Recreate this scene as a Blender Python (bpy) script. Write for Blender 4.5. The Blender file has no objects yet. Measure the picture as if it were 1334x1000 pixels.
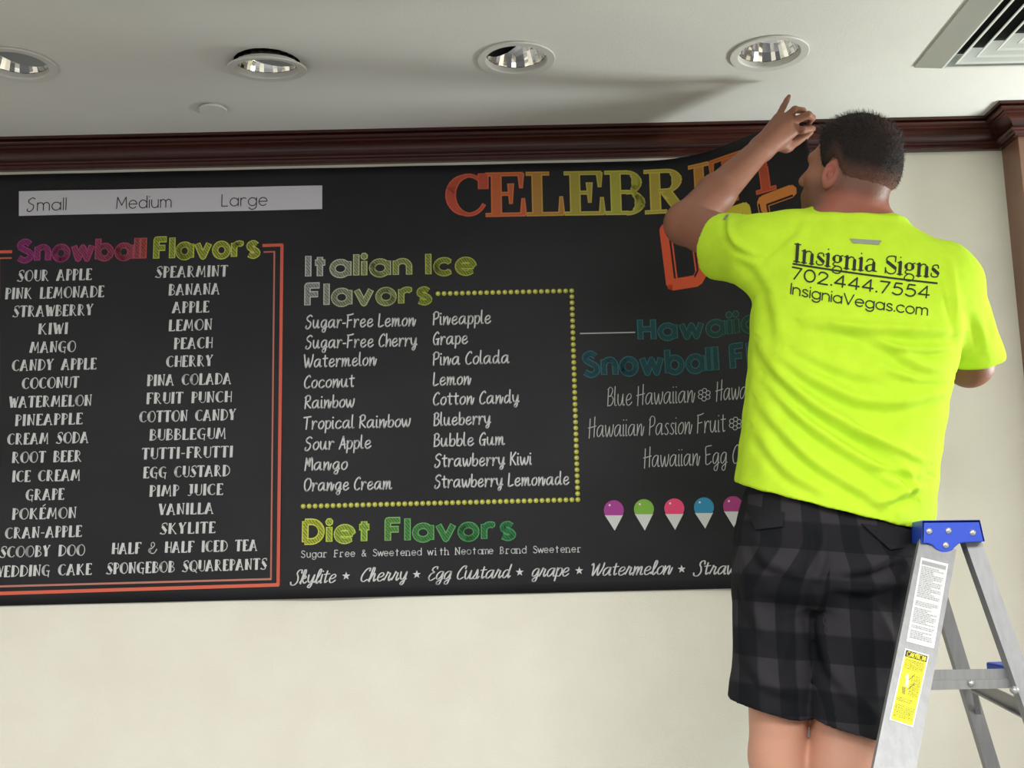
import bpy, math, random
import numpy as np
from mathutils import Vector, Matrix, geometry
from mathutils.bvhtree import BVHTree

random.seed(7); np.random.seed(7)
S = bpy.context.scene
COL = S.collection
rad = math.radians

# ------------------------------------------------------------------ camera
F_PX = 1450.0
D_CAM, H_CAM = 3.10, 1.55
def cam_axes(yaw, pitch, roll):
    cy, sy, cp, sp = math.cos(yaw), math.sin(yaw), math.cos(pitch), math.sin(pitch)
    f = np.array([sy*cp, cy*cp, sp]); r = np.array([cy, -sy, 0.0]); u = np.cross(r, f)
    c, s = math.cos(roll), math.sin(roll)
    return c*r+s*u, c*u-s*r, f
CR, CU, CF = cam_axes(rad(0.31), rad(9.18), rad(-1.348))
CAM = np.array([0.0, -D_CAM, H_CAM])
cd = bpy.data.cameras.new('camera'); cam = bpy.data.objects.new('camera', cd); COL.objects.link(cam)
cd.sensor_width = 36.0; cd.lens = 36.0*F_PX/1334.0; cd.clip_start = 0.05
m = Matrix.Identity(4)
for i in range(3):
    m[i][0], m[i][1], m[i][2], m[i][3] = CR[i], CU[i], -CF[i], CAM[i]
cam.matrix_world = m
S.camera = cam

def W(px, py, y):
    """point where the sight line of a photo pixel meets the vertical plane at distance -y from the wall"""
    d = CR*(px-667)/F_PX - CU*(py-500)/F_PX + CF
    t = (y-CAM[1])/d[1]
    return CAM+d*t
def WZ(px, py, z):
    d = CR*(px-667)/F_PX - CU*(py-500)/F_PX + CF
    return CAM+d*((z-CAM[2])/d[2])
def PX(P):
    P = np.asarray(P, float)-CAM
    w = P@CF
    return np.stack([667+F_PX*(P@CR)/w, 500-F_PX*(P@CU)/w], -1)

# ------------------------------------------------------------------ light
S.view_settings.view_transform = 'Standard'
S.view_settings.look = 'None'
S.view_settings.gamma = 1.0
S.view_settings.use_curve_mapping = False
S.view_settings.exposure = 0.0
wd = bpy.data.worlds.new('world'); S.world = wd; wd.use_nodes = True
bg = wd.node_tree.nodes['Background']; bg.inputs[0].default_value = (0.95, 0.97, 1.0, 1); bg.inputs[1].default_value = 0.15

def area(name, loc, target, sx, sy, power, color):
    l = bpy.data.lights.new(name, 'AREA'); l.shape = 'RECTANGLE'; l.size = sx; l.size_y = sy
    l.energy = power; l.color = color
    o = bpy.data.objects.new(name, l); COL.objects.link(o); o.location = loc
    o.rotation_euler = (Vector(target)-Vector(loc)).to_track_quat('-Z', 'Y').to_euler()
    return o
area('added_front_light', (2.5, -5.4, 1.9), (1.2, 0, 2.0), 1.4, 1.6, 17, (0.97, 1.0, 1.0))  # unseen source added front right to bring highlights onto the crown
# ceiling panels of the shop behind the photographer, and an unseen source low on the right, implied by the ceiling shadow
area('shop_panel_light', (0.9, -3.5, 2.74), (0.9, -3.5, 0.0), 2.0, 1.2, 146, (1.0, 0.99, 0.965))
area('shop_panel_light', (-2.0, -3.7, 2.74), (-2.0, -3.7, 0.0), 2.0, 1.2, 128, (1.0, 0.985, 0.95))
area('low_right_light', (2.70, -0.42, 1.70), (0.9, -0.3, 2.78), 0.4, 0.4, 48, (0.92, 1.0, 0.98))
# ------------------------------------------------------------------ helpers
def lin(h):
    if isinstance(h, str):
        h = h.lstrip('#'); c = [int(h[i:i+2], 16)/255 for i in (0, 2, 4)]
    else: c = [x/255 for x in h]
    return tuple(x/12.92 if x <= .04045 else ((x+.055)/1.055)**2.4 for x in c)
class NT:
    def __init__(s, mt): s.t = mt.node_tree; s.b = s.t.nodes['Principled BSDF']
    def n(s, kind, **kw):
        nd = s.t.nodes.new(kind)
        for k, v in kw.items(): setattr(nd, k, v)
        return nd
    def l(s, a, b): s.t.links.new(a, b)
def material(name, color, rough=.5, metal=0, spec=.5, coat=0):
    mt = bpy.data.materials.new(name); mt.use_nodes = True
    b = mt.node_tree.nodes['Principled BSDF']
    b.inputs['Base Color'].default_value = (*lin(color), 1); b.inputs['Roughness'].default_value = rough
    b.inputs['Metallic'].default_value = metal; b.inputs['Specular IOR Level'].default_value = spec
    b.inputs['Coat Weight'].default_value = coat
    return mt
def noise_mat(name, c1, c2, scale=10, rough=.5, metal=0, spec=.5, bump=0, bscale=None, stretch=(1, 1, 1), detail=4, coat=0, lo=.35, hi=.65):
    mt = material(name, c1, rough, metal, spec, coat); t = NT(mt)
    co = t.n('ShaderNodeTexCoord'); mp = t.n('ShaderNodeMapping'); mp.inputs['Scale'].default_value = stretch
    t.l(co.outputs['Object'], mp.inputs[0])
    nz = t.n('ShaderNodeTexNoise'); nz.inputs['Scale'].default_value = scale; nz.inputs['Detail'].default_value = detail
    t.l(mp.outputs[0], nz.inputs['Vector'])
    rp = t.n('ShaderNodeValToRGB'); rp.color_ramp.elements[0].position = lo; rp.color_ramp.elements[1].position = hi
    rp.color_ramp.elements[0].color = (*lin(c1), 1); rp.color_ramp.elements[1].color = (*lin(c2), 1)
    t.l(nz.outputs[0], rp.inputs[0]); t.l(rp.outputs[0], t.b.inputs['Base Color'])
    if bump:
        n2 = t.n('ShaderNodeTexNoise'); n2.inputs['Scale'].default_value = bscale or scale*4; n2.inputs['Detail'].default_value = 3
        t.l(mp.outputs[0], n2.inputs['Vector'])
        bp = t.n('ShaderNodeBump'); bp.inputs['Strength'].default_value = bump; bp.inputs['Distance'].default_value = .01
        t.l(n2.outputs[0], bp.inputs['Height']); t.l(bp.outputs[0], t.b.inputs['Normal'])
    return mt
def attr_mat(name, rough=.6, attr='Col', spec=.4, bump=0, bscale=300):
    mt = material(name, '808080', rough, 0, spec); t = NT(mt)
    a = t.n('ShaderNodeAttribute', attribute_name=attr); t.l(a.outputs['Color'], t.b.inputs['Base Color'])
    if bump:
        co = t.n('ShaderNodeTexCoord'); n2 = t.n('ShaderNodeTexNoise'); n2.inputs['Scale'].default_value = bscale
        t.l(co.outputs['Object'], n2.inputs['Vector'])
        bp = t.n('ShaderNodeBump'); bp.inputs['Strength'].default_value = bump; bp.inputs['Distance'].default_value = .004
        t.l(n2.outputs[0], bp.inputs['Height']); t.l(bp.outputs[0], t.b.inputs['Normal'])
    return mt

def build(name, V, F, mt, parent=None, origin=None, smooth=False, col=None, attrs=None):
    """one mesh object from world-space points; a child keeps its parent's origin"""
    V = np.asarray(V, float).reshape(-1, 3)
    o0 = np.array(parent['_o']) if parent is not None else (np.zeros(3) if origin is None else np.array(origin, float))
    me = bpy.data.meshes.new(name)
    if isinstance(F, np.ndarray):
        n = F.shape[1]
        me.vertices.add(len(V)); me.vertices.foreach_set('co', (V-o0).ravel())
        me.loops.add(F.size); me.loops.foreach_set('vertex_index', F.ravel().astype(np.int32))
        me.polygons.add(len(F)); me.polygons.foreach_set('loop_start', np.arange(0, F.size, n, dtype=np.int32))
        me.polygons.foreach_set('loop_total', np.full(len(F), n, np.int32))
        me.update(calc_edges=True); me.validate()
    else:
        me.from_pydata([tuple(v) for v in V-o0], [], [tuple(f) for f in F]); me.update()
    if smooth: me.polygons.foreach_set('use_smooth', np.ones(len(me.polygons), bool))
    if col is not None:
        a = me.color_attributes.new('Col', 'FLOAT_COLOR', 'POINT')
        c = np.ones((len(V), 4)); c[:, :3] = col
        a.data.foreach_set('color', c.ravel())
    for k, v in (attrs or {}).items():
        a = me.attributes.new(k, 'FLOAT_VECTOR', 'POINT'); a.data.foreach_set('vector', np.asarray(v, float).ravel())
    me.materials.append(mt)
    o = bpy.data.objects.new(name, me); COL.objects.link(o)
    o['_o'] = [float(x) for x in o0]
    if parent is not None: o.parent = parent
    else: o.location = o0
    return o
def empty(name, origin, label, cat, group=None):
    o = bpy.data.objects.new(name, None); COL.objects.link(o); o.location = origin; o.empty_display_size = .05
    o['_o'] = [float(x) for x in origin]
    return tag(o, label, cat, group)
def tag(o, label, cat, group=None):
    o['label'] = label; o['category'] = cat
    if group: o['group'] = group
    return o
def structure(o): o['kind'] = 'structure'; return o

class MB:
    """collects shapes of ONE part"""
    def __init__(s): s.v = []; s.f = []; s.c = []
    def add(s, V, F, col=None):
        k = len(s.v); s.v += [tuple(map(float, p)) for p in V]; s.f += [tuple(i+k for i in f) for f in F]
        if col is not None: s.c += [tuple(col)]*len(V)
        return s
    def hexa(s, P):       # eight corners, bottom ring then top ring
        return s.add(P, [(3, 2, 1, 0), (4, 5, 6, 7), (0, 1, 5, 4), (1, 2, 6, 5), (2, 3, 7, 6), (3, 0, 4, 7)])
    def box(s, lo, hi):
        (a, b, c), (d, e, f) = lo, hi
        return s.hexa([(a, b, c), (d, b, c), (d, e, c), (a, e, c), (a, b, f), (d, b, f), (d, e, f), (a, e, f)])
    def bar(s, a, b, wdir, w, t):
        """a flat bar from a to b: w across (along wdir), t thick"""
        a, b, wd = map(lambda q: np.array(q, float), (a, b, wdir)); d = b-a; d /= np.linalg.norm(d)
        wd = wd-d*(wd@d); wd /= np.linalg.norm(wd); n = np.cross(d, wd)
        q = [wd*w/2*i+n*t/2*j for i, j in ((-1, -1), (1, -1), (1, 1), (-1, 1))]
        return s.hexa([a+x for x in q]+[b+x for x in q])
    def prism(s, poly, a, b):     # poly: points in 3-D, swept from offset a to offset b
        n = len(poly); a = np.array(a, float); b = np.array(b, float)
        V = [np.array(p)+a for p in poly]+[np.array(p)+b for p in poly]
        F = [tuple(range(n))[::-1], tuple(range(n, 2*n))]+[(i, (i+1) % n, n+(i+1) % n, n+i) for i in range(n)]
        return s.add(V, F)
    def lathe(s, prof, c, ax=(0, 0, 1), seg=48, closed=False):
        ax = np.array(ax, float); ax /= np.linalg.norm(ax)
        t = np.array([1, 0, 0.]) if abs(ax[0]) < .9 else np.array([0, 1, 0.])
        e1 = np.cross(ax, t); e1 /= np.linalg.norm(e1); e2 = np.cross(ax, e1); c = np.array(c, float)
        V = []; F = []; n = len(prof)
        for i in range(seg):
            a = 2*math.pi*i/seg; e = e1*math.cos(a)+e2*math.sin(a)
            V += [c+e*r+ax*h for r, h in prof]
        for i in range(seg):
            j = (i+1) % seg
            for k in range(n-1 if not closed else n):
                k2 = (k+1) % n
                F.append((i*n+k, j*n+k, j*n+k2, i*n+k2))
        return s.add(V, F)
    def make(s, name, mt, parent=None, origin=None, smooth=False):
        return build(name, s.v, s.f, mt, parent, origin, smooth, np.array(s.c) if s.c else None)
def bevel(o, w=.003, seg=2, angle=35):
    b = o.modifiers.new('bevel', 'BEVEL'); b.width = w; b.segments = seg; b.limit_method = 'ANGLE'; b.angle_limit = rad(angle)
    return o

# ------------------------------------------------------------------ solid modelling by distance fields
def cone(a, b, ra, rb):
    a = np.array(a, float); b = np.array(b, float); ba = b-a; L = ba@ba
    def f(P):
        h = np.clip((P-a)@ba/L, 0, 1)
        return np.linalg.norm(P-a-h[:, None]*ba, axis=1)-(ra+(rb-ra)*h)
    return f
def ell(c, r, M=None):
    c = np.array(c, float); r = np.array(r, float)
    def f(P):
        Q = P-c
        if M is not None: Q = Q@M.T
        k0 = np.linalg.norm(Q/r, axis=1); k1 = np.linalg.norm(Q/(r*r), axis=1)
        return k0*(k0-1)/np.maximum(k1, 1e-9)
    return f
def su(a, b, k):
    h = np.clip(.5+.5*(b-a)/k, 0, 1)
    return b+(a-b)*h-k*h*(1-h)
def union(fs, k):
    def f(P):
        d = fs[0](P)
        for g in fs[1:]: d = su(d, g(P), k)
        return d
    return f
def sub(a, b, k):         # a minus b, smoothly
    return -su(-a, b, k)
def mesh_sdf(f, lo, hi, h, n=20, smooth=1):
    lo = np.array(lo, float); dims = np.ceil((np.array(hi)-lo)/h/n).astype(int)
    B = np.stack(np.meshgrid(*[np.arange(d) for d in dims], indexing='ij'), -1).reshape(-1, 3)
    ctr = lo+(B*n+n/2)*h
    d = np.concatenate([f(ctr[i:i+20000]) for i in range(0, len(ctr), 20000)])
    B = B[np.abs(d) < n*h*.87*1.35+.02]
    g = np.stack(np.meshgrid(*[np.arange(n+1)]*3, indexing='ij'), -1)
    N = dims*n+4
    key = lambda I: ((I[..., 0]+1)*N[1]+I[..., 1]+1)*N[2]+I[..., 2]+1
    KV, VV, QQ = [], [], []
    corners = [(i, j, k) for i in (0, 1) for j in (0, 1) for k in (0, 1)]
    edges = [(a, b) for a in range(8) for b in range(a+1, 8) if sum(abs(corners[a][q]-corners[b][q]) for q in range(3)) == 1]
    for b in B:
        I0 = b*n
        v = f((lo+(I0+g.reshape(-1, 3))*h)).reshape(n+1, n+1, n+1)
        s = v < 0
        if s.all() or not s.any(): continue
        cv = np.stack([v[i:n+i, j:n+j, k:n+k] for i, j, k in corners], -1)
        cs = cv < 0; act = cs.any(-1) & ~cs.all(-1)
        idx = np.argwhere(act); c = cv[act]
        acc = np.zeros((len(idx), 3)); cnt = np.zeros(len(idx))
        for a, e in edges:
            va, ve = c[:, a], c[:, e]; mk = (va < 0) != (ve < 0)
            t = np.where(mk, va/np.where(mk, va-ve, 1), 0)
            p = np.array(corners[a])+t[:, None]*(np.array(corners[e])-np.array(corners[a]))
            acc += p*mk[:, None]; cnt += mk
        KV.append(key(I0+idx)); VV.append(lo+(I0+idx+acc/cnt[:, None])*h)
        for ax in range(3):
            sl1 = [slice(0, n)]*3; sl2 = [slice(0, n)]*3; sl2[ax] = slice(1, n+1)
            a1, a2 = s[tuple(sl1)], s[tuple(sl2)]
            e = np.argwhere(a1 != a2)
            if not len(e): continue
            fl = a1[tuple(e.T)]
            u = np.zeros(3, int); w = np.zeros(3, int); u[(ax+1) % 3] = 1; w[(ax+2) % 3] = 1
            G = I0+e
            q = np.stack([key(G-u-w), key(G-w), key(G), key(G-u)], -1)
            q[~fl] = q[~fl][:, ::-1]
            QQ.append(q)
    K = np.concatenate(KV); V = np.concatenate(VV); Q = np.concatenate(QQ)
    o = np.argsort(K); K = K[o]; V = V[o]
    ix = np.searchsorted(K, Q); ix[ix >= len(K)] = 0
    ok = (K[ix] == Q).all(1); Q = ix[ok]
    for _ in range(smooth):
        s = np.zeros_like(V); c = np.zeros(len(V))
        for k in range(4):
            np.add.at(s, Q[:, k], V[Q[:, (k+1) % 4]]); np.add.at(s, Q[:, k], V[Q[:, (k-1) % 4]]); np.add.at(c, Q[:, k], 2)
        V = V*.45+.55*s/np.maximum(c, 1)[:, None]
    return V, Q
def bvh_of(V, Q): return BVHTree.FromPolygons([tuple(v) for v in V], [tuple(int(i) for i in q) for q in Q])
# ------------------------------------------------------------------ lettering: skeleton alphabets drawn with a pen
# L polyline, A arc (cx cy rx ry from to), S spline, D dot; a leading + marks the broad strokes
GEO = {
'a': 'A 2.5 2.5 2.5 2.5 0 360;L 5 0 5 5', 'b': 'L 0 0 0 7.6;A 2.5 2.5 2.5 2.5 0 360', 'c': 'A 2.5 2.5 2.5 2.5 42 318',
'd': 'A 2.5 2.5 2.5 2.5 0 360;L 5 0 5 7.6', 'e': 'L .1 2.6 4.9 2.6;A 2.5 2.5 2.5 2.5 2 318', 'f': 'L 1.2 0 1.2 6;A 2.7 6 1.5 1.4 180 80;L 0 4.8 2.6 4.8',
'g': 'A 2.5 2.5 2.5 2.5 0 360;L 5 5 5 .2;A 2.5 .1 2.5 2.4 0 -150', 'h': 'L 0 0 0 7.6;A 2 3 2 2 180 0;L 4 3 4 0', 'i': 'L 0 0 0 5;D 0 7',
'k': 'L 0 0 0 7.6;L .1 2 3.4 5;L 1.3 3 3.9 0', 'l': 'L 0 0 0 7.6', 'm': 'L 0 0 0 5;A 1.7 3.2 1.7 1.8 180 0;L 3.4 3.2 3.4 0;A 5.1 3.2 1.7 1.8 180 0;L 6.8 3.2 6.8 0',
'n': 'L 0 0 0 5;A 2.1 2.9 2.1 2.1 180 0;L 4.2 2.9 4.2 0', 'o': 'A 2.5 2.5 2.5 2.5 0 360', 'p': 'L 0 -2.4 0 5;A 2.5 2.5 2.5 2.5 0 360',
'r': 'L 0 0 0 5;A 2 3 2 2 180 55', 's': 'S 3.3 4.2 2.1 5 .7 4.5 .5 3.4 1.8 2.6 3.2 1.9 3.5 .8 2 0 .2 .7', 't': 'L 1.2 0 1.2 6.8;L -.2 4.9 2.7 4.9',
'u': 'L 0 5 0 2;A 2.1 2.1 2.1 2.1 180 360;L 4.2 5 4.2 0', 'v': 'L 0 5 2.3 0 4.6 5', 'w': 'L 0 5 1.7 0 3.4 4.6 5.1 0 6.8 5', 'y': 'L 0 5 2.2 0;L 4.5 5 1.3 -2.4',
'x': 'L 0 5 4 0;L 4 5 0 0', '.': 'D .2 .3', '-': 'L 0 2.6 2 2.6', ' ': '', ',': 'L .3 .5 0 -1', '&': 'S 5 0 1.3 5 1.6 6.6 2.8 6.8 3.3 5.6 .6 2.6 .3 1 2 0 4.8 3',
'S': 'S 4.3 6.2 2.6 7.3 .8 6.6 .6 5.2 2.4 4 4.4 2.8 4.5 1 2.4 -.1 .1 1', 'F': 'L 0 0 0 7.2 3.8 7.2;L 0 3.9 3.3 3.9', 'I': 'L 0 0 0 7.3',
'D': 'L 0 0 0 7.3;L 0 7.2 2 7.2;A 2 3.6 3.2 3.6 90 -90;L 2 0 0 0', 'H': 'L 0 0 0 7.3;L 4.6 0 4.6 7.3;L 0 3.7 4.6 3.7', 'V': 'L 0 7.3 2.9 0 5.8 7.3',
'M': 'L 0 0 .5 7.2 3.2 2 5.9 7.2 6.4 0', 'L': 'L 0 7.3 0 0 3.6 0', 'C': 'A 3.5 3.6 3.5 3.7 48 312', 'A': 'L 0 0 2.9 7.3 5.8 0;L 1 2.4 4.8 2.4',
'U': 'L 0 7.3 0 2.5;A 2.4 2.5 2.4 2.5 180 360;L 4.8 2.5 4.8 7.3', 'T': 'L 2.2 0 2.2 7.2;L 0 7.2 4.4 7.2', 'O': 'A 3.5 3.6 3.5 3.7 0 360', 'N': 'L 0 0 0 7.3 4.8 0 4.8 7.3',
'B': 'L 0 0 0 7.2;A 1 5.4 2.2 1.8 90 -90;A 1 1.8 2.8 1.8 90 -90;L 0 7.2 1 7.2;L 0 0 1 0', 'E': 'L 3.6 7.2 0 7.2 0 0 3.7 0;L 0 3.7 3.2 3.7',
'7': 'L 0 7.2 4.2 7.2 1.2 0', '0': 'A 2.4 3.6 2.4 3.7 0 360', '2': 'S .2 5.4 .8 6.9 2.3 7.3 4 6.2 3.8 4.4 1.8 2 0 0;L 0 0 4.4 0', '4': 'L 3.6 0 3.6 7.2 0 1.9 4.8 1.9',
'5': 'L 4 7.2 1.2 7.2 .6 4.2;S .6 4.2 2.2 4.7 4 3.8 4.4 2.2 3.4 .4 1.6 0 .1 .9',
}
HAND = dict(GEO); HAND.update({
'a': 'S 4.4 4.6 2.6 5 .6 3.6 .2 1.4 1.2 .1 3 1.4 4.3 4.6;S 4.4 4.8 4.2 1.4 4.6 .1 5.4 .5', 'c': 'S 4 4.2 2.6 5 .8 3.8 .3 1.6 1.4 .1 3 .3 4.2 1.2',
'e': 'S .4 2.2 2.6 2.6 3.9 3.8 2.9 5 1.2 4.2 .4 2 1.4 .1 3 .3 4.4 1.4', 'g': 'S 4.2 4.7 2.4 5 .6 3.4 .5 1.2 1.6 .4 3.2 1.8 4.2 4.7;S 4.2 4.7 4 .6 3.2 -2.4 1.6 -2.4 1.6 -1 4.8 .8',
'n': 'S .4 5 .5 2.4 .3 0;S .4 .6 1.8 4 3.2 5 3.4 3 3.3 .6 4.1 .1 5.2 3.8', 'm': 'S .3 5 .4 2.4 .2 0;S .3 .6 1.4 4.2 2.6 4.9 2.7 2.6 2.5 .2;S 2.6 .8 4 4.6 5 4.8 5 2.4 5 .4 5.8 .1 6.5 .6',
'r': 'S .3 5 .5 2.4 .3 0;S .4 1.2 1.4 4.2 2.8 5 3.4 4.4', 'y': 'S 0 5 .3 2.2 1.4 .6 2.8 1.6 3.8 5;S 3.9 5 3.4 -.6 2.4 -2.5 1.2 -2 2 -.6 4.6 1', 'u': 'S .2 5 .2 1.8 1.2 .1 2.6 1 3.6 4.9;S 3.7 5 3.6 1.4 4 .1 4.8 .5',
'w': 'S 0 5 .4 2 1.4 0 3 4.4;S 3 4.4 3.3 1.2 4.2 0 5.4 2.4 5.8 5.2', 'v': 'S 0 5 1 2 1.8 0 3 3 3.8 5.2', 'p': 'S .4 5 .4 1 .2 -2.5;S .4 3 1.6 4.9 3.4 4.6 3.8 2.6 2.6 .2 .6 .4', 'b': 'S .4 8 .3 4 .3 .4;S .3 1.2 1.4 4 3.2 4.4 4 2.6 2.8 .2 .4 .4',
'd': 'S 4 4 2.4 5 .6 3.6 .4 1.2 1.4 .1 3 1.4 4 4;S 4.1 8.4 4 3.6 4.2 .2 5.2 .5', 'h': 'S .3 8 .4 4 .2 0;S .3 .8 1.6 4 3 4.6 3.4 3 3.4 .2', 'l': 'S .3 8.4 .1 4 .4 .4 1.5 .3', 'i': 'S .3 5 .3 2 .5 .1 1.2 .3;D .4 7', 't': 'S 1.6 7.2 1.5 3 1.9 .2 3 .5;L .1 5.2 3.4 5.4',
'o': 'S 2.6 5 .8 3.8 .3 1.8 1.3 .1 3 .6 4 2.6 3.6 4.6 2.4 5', 'k': 'S .3 8 .2 4 .2 0;L .3 2 3.2 5;L 1.1 2.8 3.6 0',
's': 'S 3.2 4.6 1.8 4.9 .9 3.8 2 2.6 2.9 1.2 1.8 0 .2 .6', 'S': 'S 4.6 7.4 3.2 8.2 1 6.6 1.4 5 3.8 3.4 3.4 1 1.6 -.4 .2 .3 .6 1.4', 'F': 'S .6 7.6 .5 4 .3 0;S 0 7.7 2.4 7.9 4.4 8.4;L .5 4.2 3.4 4.6',
'L': 'S .8 8 .6 4 .5 .2 2 0 4 .8', 'C': 'S 4.4 7 3.6 8 1.6 6.4 .4 3.4 1 .6 2.6 0 4.2 1', 'W': 'S 0 8 .8 3 1.6 0 3.2 5.8;S 3.2 5.8 3.6 2.6 4.4 0 6 4 6.6 8', 'R': 'S .7 7.4 .5 4 .3 0;S 0 6.8 2 8.2 3.8 7.4 3.4 5 .8 3.9;S .9 3.9 2.6 1.8 4.4 .2',
'T': 'S 2 7.6 1.9 4 1.6 0;S -.4 7.4 2 7.6 4.6 7.9', 'A': 'S 0 0 1.4 4 2.6 8;S 2.6 8 3.3 4 4 .2;L .8 2.6 4 3', 'M': 'S .2 0 .6 4 .8 7.8;S .8 7.8 1.6 5 2.2 3.6 3 7.6;S 3 7.6 3.2 4 3 2.6;S 3 3.4 4 7.4 4.8 7.6 5 4 5.2 .2',
'O': 'S 2.4 8 .6 6 .4 2.4 1.8 .1 4 1.4 5.2 4.8 4.2 7.6 2.2 7.8', 'P': 'S .7 7.2 .5 3.4 .4 0;S .1 6.6 1.8 8.2 3.9 7.4 3.6 4.6 .8 3.4', 'G': 'S 4.2 7 3.2 8 1.2 6 .4 3 1.2 .4 3 .4 4 3;L 2.4 3.4 4.6 3.8;L 4 3.4 3.8 0',
'B': 'S .7 7.6 .5 3.8 .4 0;S .2 7.2 2 8.2 3.6 7 2.6 4.8 .8 4.2;S .8 4.2 3.2 4.2 4.2 2.4 2.6 .4 .4 .2', 'K': 'S .5 8 .4 4 .3 0;L .5 3.4 4 8;L 1.2 4.2 4.2 0', 'H': 'S .6 8 .5 4 .3 -.4;S 4 8.8 3.9 4 3.8 0;S -.6 4 2.4 4.4 5 4.8', 'E': 'S 4.4 8.2 2 8 .4 7.4 .6 4 .8 .4 3 .4 4.6 1.4;L .6 4.2 3.6 4.6',
'I': 'L .4 0 .4 8', 'D': 'S .6 7.8 .4 4 .4 0;S 0 7.8 3 7.8 5 4.6 3.6 .8 .4 0',
})
SCRIPT = dict(HAND); SCRIPT.update({
'S': 'S 5.4 6.4 5 8.2 3.2 8 2.4 6.2 3.6 4.2 4 1.4 2.4 -.6 .2 -.4 -.4 1', 'C': 'S 5 6.4 5 8 3 7.4 1 4 1 1.2 2.6 0 4.8 1.2', 'E': 'S 4.6 6.8 4.4 8 2.4 7.6 1.6 6 3.2 4.6 1.4 3.8 .4 1.4 2 -.2 4.6 1.2',
'g': HAND['g'], 'G': HAND['g'], 'W': 'S -.6 6.6 .4 7.4 1 4 1.4 .2 3.6 5.6 4.4 7;S 4.3 7 4 3 4.8 .2 7 4.6 7.4 7.6', 's': 'S 0 .2 1.8 3 2.4 5.6 3 2.4 2.4 .2 .4 .4;S 2.4 .2 3.4 .2 4.4 1.4',
'l': 'S 0 .6 2.2 5 2.6 7.8 1.6 8.2 1 5 1.2 .6 2 0 3.2 1.4', 'h': 'S 0 .6 2.2 5 2.4 7.8 1.4 8 1 4 .8 0;S .9 1 2.2 4 3.4 4.6 3.4 2 3.8 .1 5 1.2', 'r': 'S 0 .6 1.2 4 1.4 5.4 2.2 4.6 3.2 4.4 2.8 1.6 3.4 .1 4.6 1.4',
'd': 'S 4 4 2.4 5 .6 3.6 .4 1.2 1.4 .1 3 1.4 4 4;S 4.4 8 4 3.6 4.2 .2 5.4 1.2', 'n': HAND['n'], 't': 'S 1.6 7 1.4 3 1.8 .2 3.2 1.2;L -.2 5 3.6 5.4', 'k': 'S 0 .6 2 5 2.2 7.8 1.2 8 .8 4 .6 0;S .8 2 2.6 4.6 3.2 3.4 1.4 2.4 3 .2 4.4 1.2',
'*': '', })
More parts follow.
